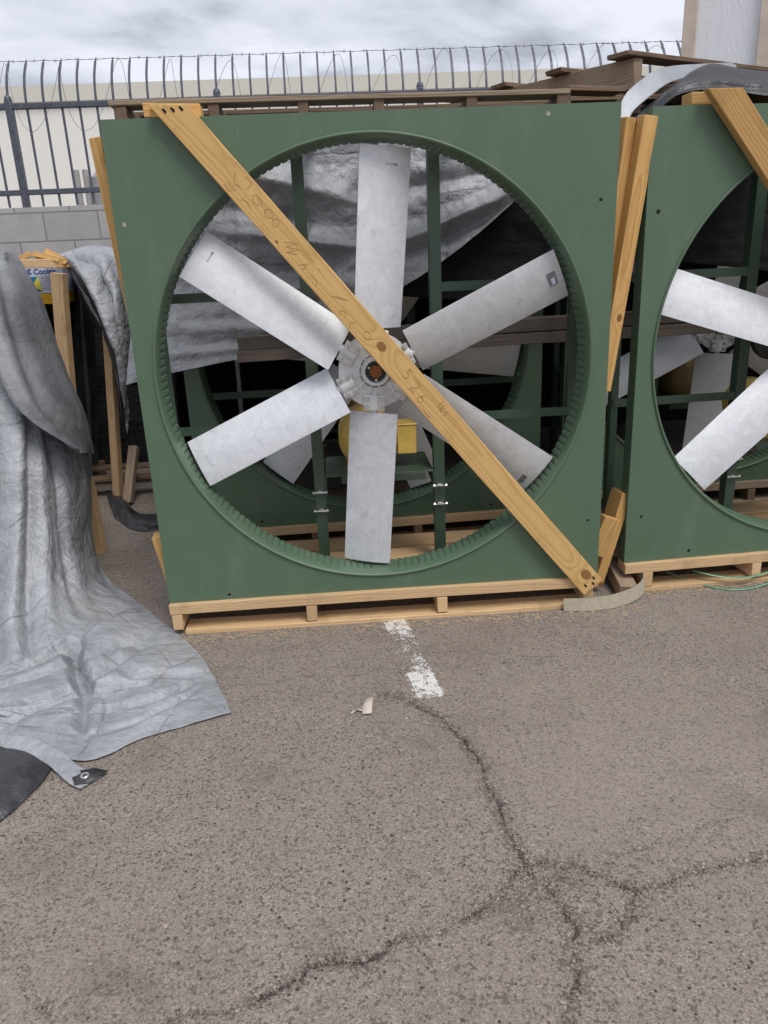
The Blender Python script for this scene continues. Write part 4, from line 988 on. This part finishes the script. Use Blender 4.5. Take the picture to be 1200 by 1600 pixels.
def f_back(u,v,x,y,z):
    h=0*u
    for (x0,z0,x1,z1,a,w_) in ((.25,1.75,.85,1.60,.035,.035),(.20,1.62,.80,1.50,-.03,.04),(.30,1.50,.85,1.42,.03,.02),(1.50,1.62,.60,1.28,.045,.03),(1.45,1.55,1.05,1.38,-.03,.03),(.85,1.36,.35,1.32,-.04,.05),(.3,1.22,.8,1.28,.03,.04),(.05,1.12,.6,1.10,.02,.03),(1.4,1.7,.9,1.64,-.025,.03),(0.,1.02,.45,1.04,.015,.02)):
        dx_,dz_=x1-x0,z1-z0; l=math.hypot(dx_,dz_); t=((x-x0)*dx_+(z-z0)*dz_)/l/l; d=((x-x0)*dz_-(z-z0)*dx_)/l
        h-=1.35*a*np.exp(-(d/w_)**2)*np.clip(1.2-np.abs(t-.5)*1.6,0,1)
    return h
sheet('silver_tarpaulin',G['back'],None,260,200,.022,4.2,.0016,fn=f_back,mats2=[M['silver'],M['silver']],seed=13.0,sub=.6,
  label='wrinkled silver tarpaulin hanging behind the blades of the centre fan',cat='tarpaulin')
sheet('draped_tarpaulin',G['bulge'],M['silver'],110,70,.014,4,.002,seed=21.0,fn=lambda u,v,x,y,z:.05*gs(v,.35+.1*u,.10)-.05*gs(v,.6,.08)+.03*gs(v,.85,.06),label='bunched silver tarpaulin hanging over the posts left of the centre fan',cat='tarpaulin')
b2=[[tuple(c) for c in r] for r in G['bulge'][2:]]
b2=[[(p[0]-.02,p[1]-.015,p[2]+.02) for p in b2[0]],[(p[0]-.03,p[1]+.08,p[2]-.03) for p in b2[1]],[(p[0]-.05,p[1]+.22,p[2]-.10) for p in b2[1]]]
sheet('black_lining',b2,M['blacktarp'],90,40,.02,5,.002,seed=25.0,label='black underside fold of tarpaulin below the bunched silver sheet',cat='tarpaulin')
sheet('hanging_tarpaulin',G['inner'],M['blacktarp'],40,90,.02,4,.002,seed=31.0,fn=lambda u,v,x,y,z:.03*gs(u,.3,.1)-.03*gs(u,.6,.1),label='dark grey hanging tarpaulin between the two left posts',cat='tarpaulin')
sheet('tarpaulin_strip',G['strip'],M['silver'],24,120,.004,12,.0015,zmin=.006,seed=41.0,label='torn silver strip of tarpaulin with an eyelet at its tip, on the asphalt',cat='tarpaulin')
sheet('black_tarpaulin',G['under'],M['blacktarp'],90,90,.014,7,.0015,zmin=.004,seed=45.0,label='black tarpaulin corner turned over on the asphalt at lower left',cat='tarpaulin')
sheet('tarpaulin_band',G['silver'],M['band'],24,120,.003,3,.0015,seed=51.0,label='smooth silver band of tarpaulin curving over the stack between the fans',cat='tarpaulin')
sheet('black_tarpaulin',G['blacktop'],M['blacktarp'],160,90,.006,3,.0015,seed=55.0,fn=lambda u,v,x,y,z:.012*gs(v,.16+.08*u,.05)-.012*gs(v,.32-.05*u,.05),label='black tarpaulin bunched along the top of the right fan',cat='tarpaulin')
sheet('black_tarpaulin',G['floor'],M['blacktarp'],60,50,.014,9,.0015,zmin=.003,seed=61.0,label='black tarpaulin end lying on the asphalt beside the centre fan',cat='tarpaulin')
# sheets added to keep the space behind the fans dark: roof, rear, both sides
def plane_grid(a,b_,c_,d_,n=5):
    a,b_,c_,d_=[np.array(q,float) for q in (a,b_,c_,d_)]
    return [[tuple((a*(1-u)+b_*u)*(1-v)+(c_*(1-u)+d_*u)*v) for u in np.linspace(0,1,n)] for v in np.linspace(0,1,n)]
ct=thing('blackout_cover','black sheets added around the rear fans to keep the space behind dark','tarpaulin',(1.5,2,1.8))
sheet('blackout_roof',plane_grid((-.02,.96,1.81),(4.6,.96,1.80),(-.02,3.25,1.82),(4.6,3.25,1.82)),M['shadetarp'],80,60,.03,2,.002,parent=ct,seed=71.)
sheet('blackout_rear',plane_grid((-.05,3.27,1.78),(4.6,3.27,1.83),(-.05,3.2,.02),(4.6,3.2,.02)),M['shadetarp'],120,60,.05,2,.002,parent=ct,seed=73.)
sheet('blackout_side',plane_grid((-.06,1.0,1.80),(-.06,3.25,1.80),(-.10,1.05,.2),(-.08,3.2,.2)),M['shadetarp'],60,60,.03,2,.002,parent=ct,seed=75.)
sheet('blackout_side',plane_grid((4.6,.15,1.80),(4.6,3.25,1.80),(4.7,.1,.02),(4.7,3.2,.02)),M['shadetarp'],60,60,.03,2,.002,parent=ct,seed=76.)
sheet('hanging_tarpaulin',[[(.75,.73,1.80),(1.1,.72,1.80),(1.45,.73,1.80),(1.76,.75,1.80)],[(.75,.73,1.5),(1.1,.70,1.5),(1.45,.74,1.5),(1.76,.75,1.5)],[(.72,.74,1.25),(1.1,.73,1.2),(1.45,.74,1.17),(1.76,.75,1.16)]],M['shadetarp'],60,50,.03,4,.002,seed=91.,label='black tarpaulin hanging behind the upper right of the centre fan',cat='tarpaulin')  # tarp colour darkened to carry the shade behind the blades
sheet('hanging_tarpaulin',[[(1.78,.80,1.80),(2.3,.80,1.80),(3.0,.80,1.80),(3.7,.80,1.80)],[(1.78,.80,1.5),(2.3,.77,1.5),(3.0,.82,1.5),(3.7,.80,1.5)],[(1.78,.80,1.33),(2.3,.80,1.30),(3.0,.80,1.2),(3.7,.80,1.1)]],M['shadetarp'],80,50,.03,4,.002,seed=93.,label='black tarpaulin hanging behind the top of the right fan',cat='tarpaulin')  # shade behind the right fan put into the tarp colour
# eyelets
def eyelet(p,nrm,parentname,label,r=.009):
    m,_=frame(Vector(p)-Vector((.01,0,0)),Vector(p)+Vector((.01,0,0)),nrm)
    b_=B(); n=24; prof=[(r*.45,.0),(r*.5,.0025),(r*.8,.003),(r,.0),(r,-.001),(r*.45,-.001)]
    vs=[];fs=[]
    for rr_,h in prof:
        for i in range(n): a=6.2832*i/n; vs.append(m@Vector((rr_*math.cos(a),rr_*math.sin(a),h)))
    for k in range(len(prof)-1):
        for i in range(n): fs.append((k*n+i,k*n+(i+1)%n,(k+1)*n+(i+1)%n,(k+1)*n+i))
    b_.add(vs,fs); o=b_.obj('eyelet',M['zinc']); return o
st_=[o for o in C.objects if o.name.startswith('tarpaulin_strip')][0]
pa=thing('grommet_patch','dark reinforcing patch with a white metal eyelet at the strip tip','tarpaulin patch',(-.075,-.89,.012))
b_=B().add([(-.125,-.862,.0125),(-.095,-.918,.0115),(-.058,-.915,.0115),(-.016,-.868,.0125),(-.055,-.853,.0145)],[(0,1,2,3,4)]); o=b_.obj('patch',M['blacktarp'],pa,True); solid(o,.003)
e_=eyelet((-.075,-.886,.0165),(0,-.05,1),'', '',.013); e_.parent=pa; e_.matrix_parent_inverse=MX(pa).inverted(); 
bt=[o for o in C.objects if o.name=='silver_tarpaulin.001'][0]
e_=eyelet((.13,.630,.985),(0,-1,0),'','',.010); e_.parent=bt

# ------------------------------------------------------------------ left stack
le=thing('labelled_unit','green unit with a printed white label and yellow band behind the left posts','crate',(-1.2,1.95,0))
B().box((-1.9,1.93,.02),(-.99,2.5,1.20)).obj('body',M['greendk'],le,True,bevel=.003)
B().box((-1.9,1.915,1.205),(-.875,2.4,1.262)).obj('yellow_band',M['tape'],le,True,bevel=.002)
B().box((-1.9,1.925,1.263),(-.875,2.4,1.41)).obj('carton',M['label'],le,True,bevel=.002)
B().box((-1.030,1.918,1.268),(-.864,1.9245,1.408)).obj('label',M['label'],le,True)
def fontmesh(text,size,loc,mat,parent,ex=.0005):
    cu=bpy.data.curves.new('lettering','FONT'); cu.body=text; cu.size=size; cu.extrude=ex; cu.offset=.0006
    to=bpy.data.objects.new('tmp_text',cu); C.objects.link(to); dg=bpy.context.evaluated_depsgraph_get(); dg.update()
    me=bpy.data.meshes.new_from_object(to.evaluated_get(dg)); bpy.data.objects.remove(to); bpy.data.curves.remove(cu)
    me.transform(Matrix.Translation(loc)@Matrix.Rotation(R(90),4,'X')); me.name='lettering'
    me.materials.clear(); return link('lettering',me,mat,parent,True)
fontmesh('Coolair',.042,(-.992,1.9165,1.372),M['ink_blue'],le)
lg=B()
for (cx_,cz_,r_) in ((-1.012,1.387,.016),):
    for k,(a0,a1,rr_) in enumerate(((40,320,.0155),(60,300,.008))):
        n=16; vs=[]
        for i in range(n+1):
            a=R(a0+(a1-a0)*i/n); vs+= [(cx_+rr_*math.cos(a),1.9165,cz_+rr_*math.sin(a)),(cx_+(rr_-.005)*math.cos(a),1.9165,cz_+(rr_-.005)*math.sin(a))]
        lg.add(vs,[(2*i,2*i+1,2*i+3,2*i+2) for i in range(n)])
lg.obj('emblem',M['ink_blue'],le,True)
B().add([(-1.028,1.9168,1.358),(-.975,1.9168,1.358),(-1.012,1.9168,1.31),(-1.024,1.9168,1.318)],[(0,1,2,3)]).obj('blue_panel',M['ink_teal'],le,True)
B().add([(-.975,1.9168,1.357),(-.955,1.9168,1.278),(-1.012,1.9168,1.309)],[(0,1,2)]).obj('yellow_panel',M['ink_yel'],le,True)
B().add([(-1.012,1.9168,1.307),(-.957,1.9168,1.275),(-1.005,1.9168,1.276)],[(0,1,2)]).obj('black_panel',M['ink_blk'],le,True)
b_=B()
for k in range(9):
    z=1.355-k*.009; b_.box((-.965 if k%3 else -.985+.02,1.9166,z),(-.875-.02*(k%2),1.9169,z+.0018))
b_.obj('small_print',M['inkgrey'],le,True)
GL='pine framing around the left stack'
board('frame_rail',(-1.30,1.78,1.435),(-.80,1.80,1.425),.045,.07,(0,-1,0),M['pale'],label='pale pine rail across the top above the printed label',cat='rail',group=GL)
board('frame_post',(-.795,1.75,1.372),(-.93,1.80,.0),.075,.05,(-.35,-1,0),M['pale'],label='pale pine post standing right of the printed label',cat='post',group=GL)
board('frame_post',(-.590,1.82,1.10),(-.715,1.90,.0),.050,.045,(-.35,-1,0),M['pale'],label='pale pine post standing nearest the centre fan, under the bunched tarpaulin',cat='post',group=GL)
board('wood_offcut',(-.93,1.82,1.475),(-.78,1.78,1.435),.03,.05,(0,-1,.3),M['pine'],label='pine offcut lying across the rail beside the post top',cat='wood block',group=GL)
board('wood_offcut',(-1.06,1.95,1.455),(-1.0,1.95,1.485),.03,.04,(0,-1,0),M['pine'],label='small pine offcut poking up at the far left of the rail',cat='wood block',group=GL)
board('wood_offcut',(-.80,1.79,1.425),(-.72,1.79,1.425),.05,.06,(0,-1,0),M['pine'],label='stubby pine block at the right end of the rail',cat='wood block',group=GL)
board('wood_offcut',(-.88,1.86,1.49),(-.74,1.76,1.42),.035,.025,(0,-1,.6),M['pine'],label='split pine wedge leaning over the post top',cat='wood block',group=GL)
board('leaning_stub',(-.575,.98,.40),(-.568,.985,.0),.062,.045,(-.25,-1,0),M['pale'],label='short two by four stub standing against the silver tarpaulin edge',cat='wood block',group=GL)
board('leaning_stub',(-.575,1.92,.34),(-.625,1.78,.02),.055,.045,(-.2,-1,0),M['oldtan'],label='short split stub leaning on the floor beside the thin post',cat='wood block',group=GL)
lp=thing('wooden_pallet','dark old pallet on the floor at the back of the left stack','pallet',(-.9,2.3,0),0)
for y in (2.02,2.3): board('deck_board',(-1.7,y,.12),(-.35,y,.12),.1,.02,(0,0,1),M['old'],lp)
for x in (-1.6,-1.0,-.42): board('stringer',(x,1.98,.055),(x,2.6,.055),.09,.04,(1,0,0),M['old'],lp)
sheet('shade_backing',plane_grid((-1.9,2.62,1.33),(-.12,2.55,1.36),(-1.9,2.6,.02),(-.15,2.75,.02)),M['shadetarp'],90,60,.05,2,.002,seed=81.,label='black sheet closing the back of the left stack, shade put into its colour',cat='tarpaulin')  # colour darkened to stand for the shade behind the stack
# ------------------------------------------------------------------ small things in front
def strip_wall(name,path,h,th,mat,tilt=(0,0)):
    P=cr1(np.array(path,float),np.linspace(0,len(path)-1,60)); vs=[];fs=[]
    for k,(x,y,z,hh) in enumerate(P): vs+=[(x,y,z),(x+tilt[0]*hh,y+tilt[1]*hh,z+hh)]
    for k in range(59): fs.append((2*k,2*k+2,2*k+3,2*k+1))
    me=bpy.data.meshes.new(name); me.from_pydata(vs,[],fs); o=link(name,me,mat); solid(o,th); return o
o=strip_wall('cardboard_strip',[(1.555,-.045,.003,.050),(1.66,-.058,.003,.052),(1.76,-.045,.003,.054),(1.86,.0,.006,.056),(1.915,.045,.02,.055),(1.93,.085,.045,.050)],.05,.003,M['card'],(0,.25))
tag(o,'curved grey cardboard edge strip in front of the plank foot','cardboard')
bb=B()
P=cr1(np.array([(2.06,.20,.045),(2.13,.15,.02),(2.221,.087,.004),(2.29,.045,.004),(2.40,.050,.006),(2.55,.10,.02),(2.7,.16,.03)],float),np.linspace(0,6,60))
Q=cr1(np.array([(2.16,.14,.06),(2.25,.10,.045),(2.36,.085,.035),(2.5,.12,.04),(2.7,.18,.05)],float),np.linspace(0,4,50))
for P_ in (P,Q):
    n=len(P_); vs=[tuple(p+np.array([0,-.006,0])) for p in P_]+[tuple(p+np.array([0,.006,.003])) for p in P_]
    bb.add(vs,[(i,i+1,n+i+1,n+i) for i in range(n-1)])
me=bpy.data.meshes.new('plastic_strap'); me.from_pydata(bb.v,[],bb.f); o=link('plastic_strap',me,M['strap'],smooth=180); solid(o,.0008); tag(o,'loose green plastic strap curling off the right pallet','strap')
b_=B(); pts=[(.722,-.668),(.752,-.672),(.758,-.60),(.764,-.575),(.738,-.565),(.733,-.60),(.721,-.635)]
n=len(pts); b_.add([(x,y,.006+.004*((i*3)%4)/3) for i,(x,y) in enumerate(pts)]+[(.742,-.62,.013)],[(i,(i+1)%n,n) for i in range(n)])
b_.add([(.688,-.662,.004),(.705,-.645,.010),(.724,-.652,.006),(.722,-.638,.005),(.700,-.630,.007),(.684,-.650,.004)],[(0,1,2,3,4,5)])
o=b_.obj('paper_scrap',M['paper'],smooth=60); solid(o,.0012); tag(o,'torn scrap of beige paper on the asphalt below the paint line','paper')
# plates and marks on the front fan's blades
FR=[o for o in C.objects if o.name=='industrial_fan'][0]
bls=[o for o in FR.children if o.name.startswith('blade')]; 
def onblade(bl,r_,c_,wx,wz,mat,name,lift=.0):
    pit=R(25-9*(r_-.155)/.6); s_=c_/.187+.5; cam_=.010*(1-(2*s_-1)**2)
    yy=-cam_-.0045-lift
    m=Matrix.Rotation(0,4,'Y'); b_=B(); v=[]
    for dz in (-wz/2,wz/2):
        for dc in (-wx/2,wx/2):
            cc=c_+dc; s2=cc/.187+.5; y2=-.010*(1-(2*s2-1)**2)-.0048-lift
            v.append((cc*math.cos(pit)-y2*math.sin(pit),cc*math.sin(pit)+y2*math.cos(pit),r_+dz))
    b_.add(v,[(0,1,3,2)]); me=bpy.data.meshes.new(name); me.from_pydata(b_.v,[],b_.f); o=bpy.data.objects.new(name,me); C.objects.link(o); me.materials.append(mat); o.parent=bl; solid(o,.001); return o
def bl_at(deg): return min(bls,key=lambda o:abs(((math.degrees(o.rotation_euler[1])-deg+180)%360)-180))
ur,lr,ul,tp_=bl_at(65),bl_at(125),bl_at(-55),bl_at(5)
onblade(ur,.715,.0,.05,.032,M['bladedull'] if False else M['inkgrey'],'rating_plate'); onblade(ur,.716,.008,.024,.014,M['label'],'plate_sticker',.0016)
onblade(lr,.715,.045,.038,.02,M['zinc'],'rating_plate'); onblade(lr,.715,.045,.012,.007,M['inkgrey'],'plate_sticker',.0016)
for bl_ in (ul,tp_):
    onblade(bl_,.70,.02,.040,.0012,M['inkgrey'],'arrow_mark'); onblade(bl_,.697,.036,.010,.0012,M['inkgrey'],'arrow_mark'); onblade(bl_,.703,.036,.010,.0012,M['inkgrey'],'arrow_mark')
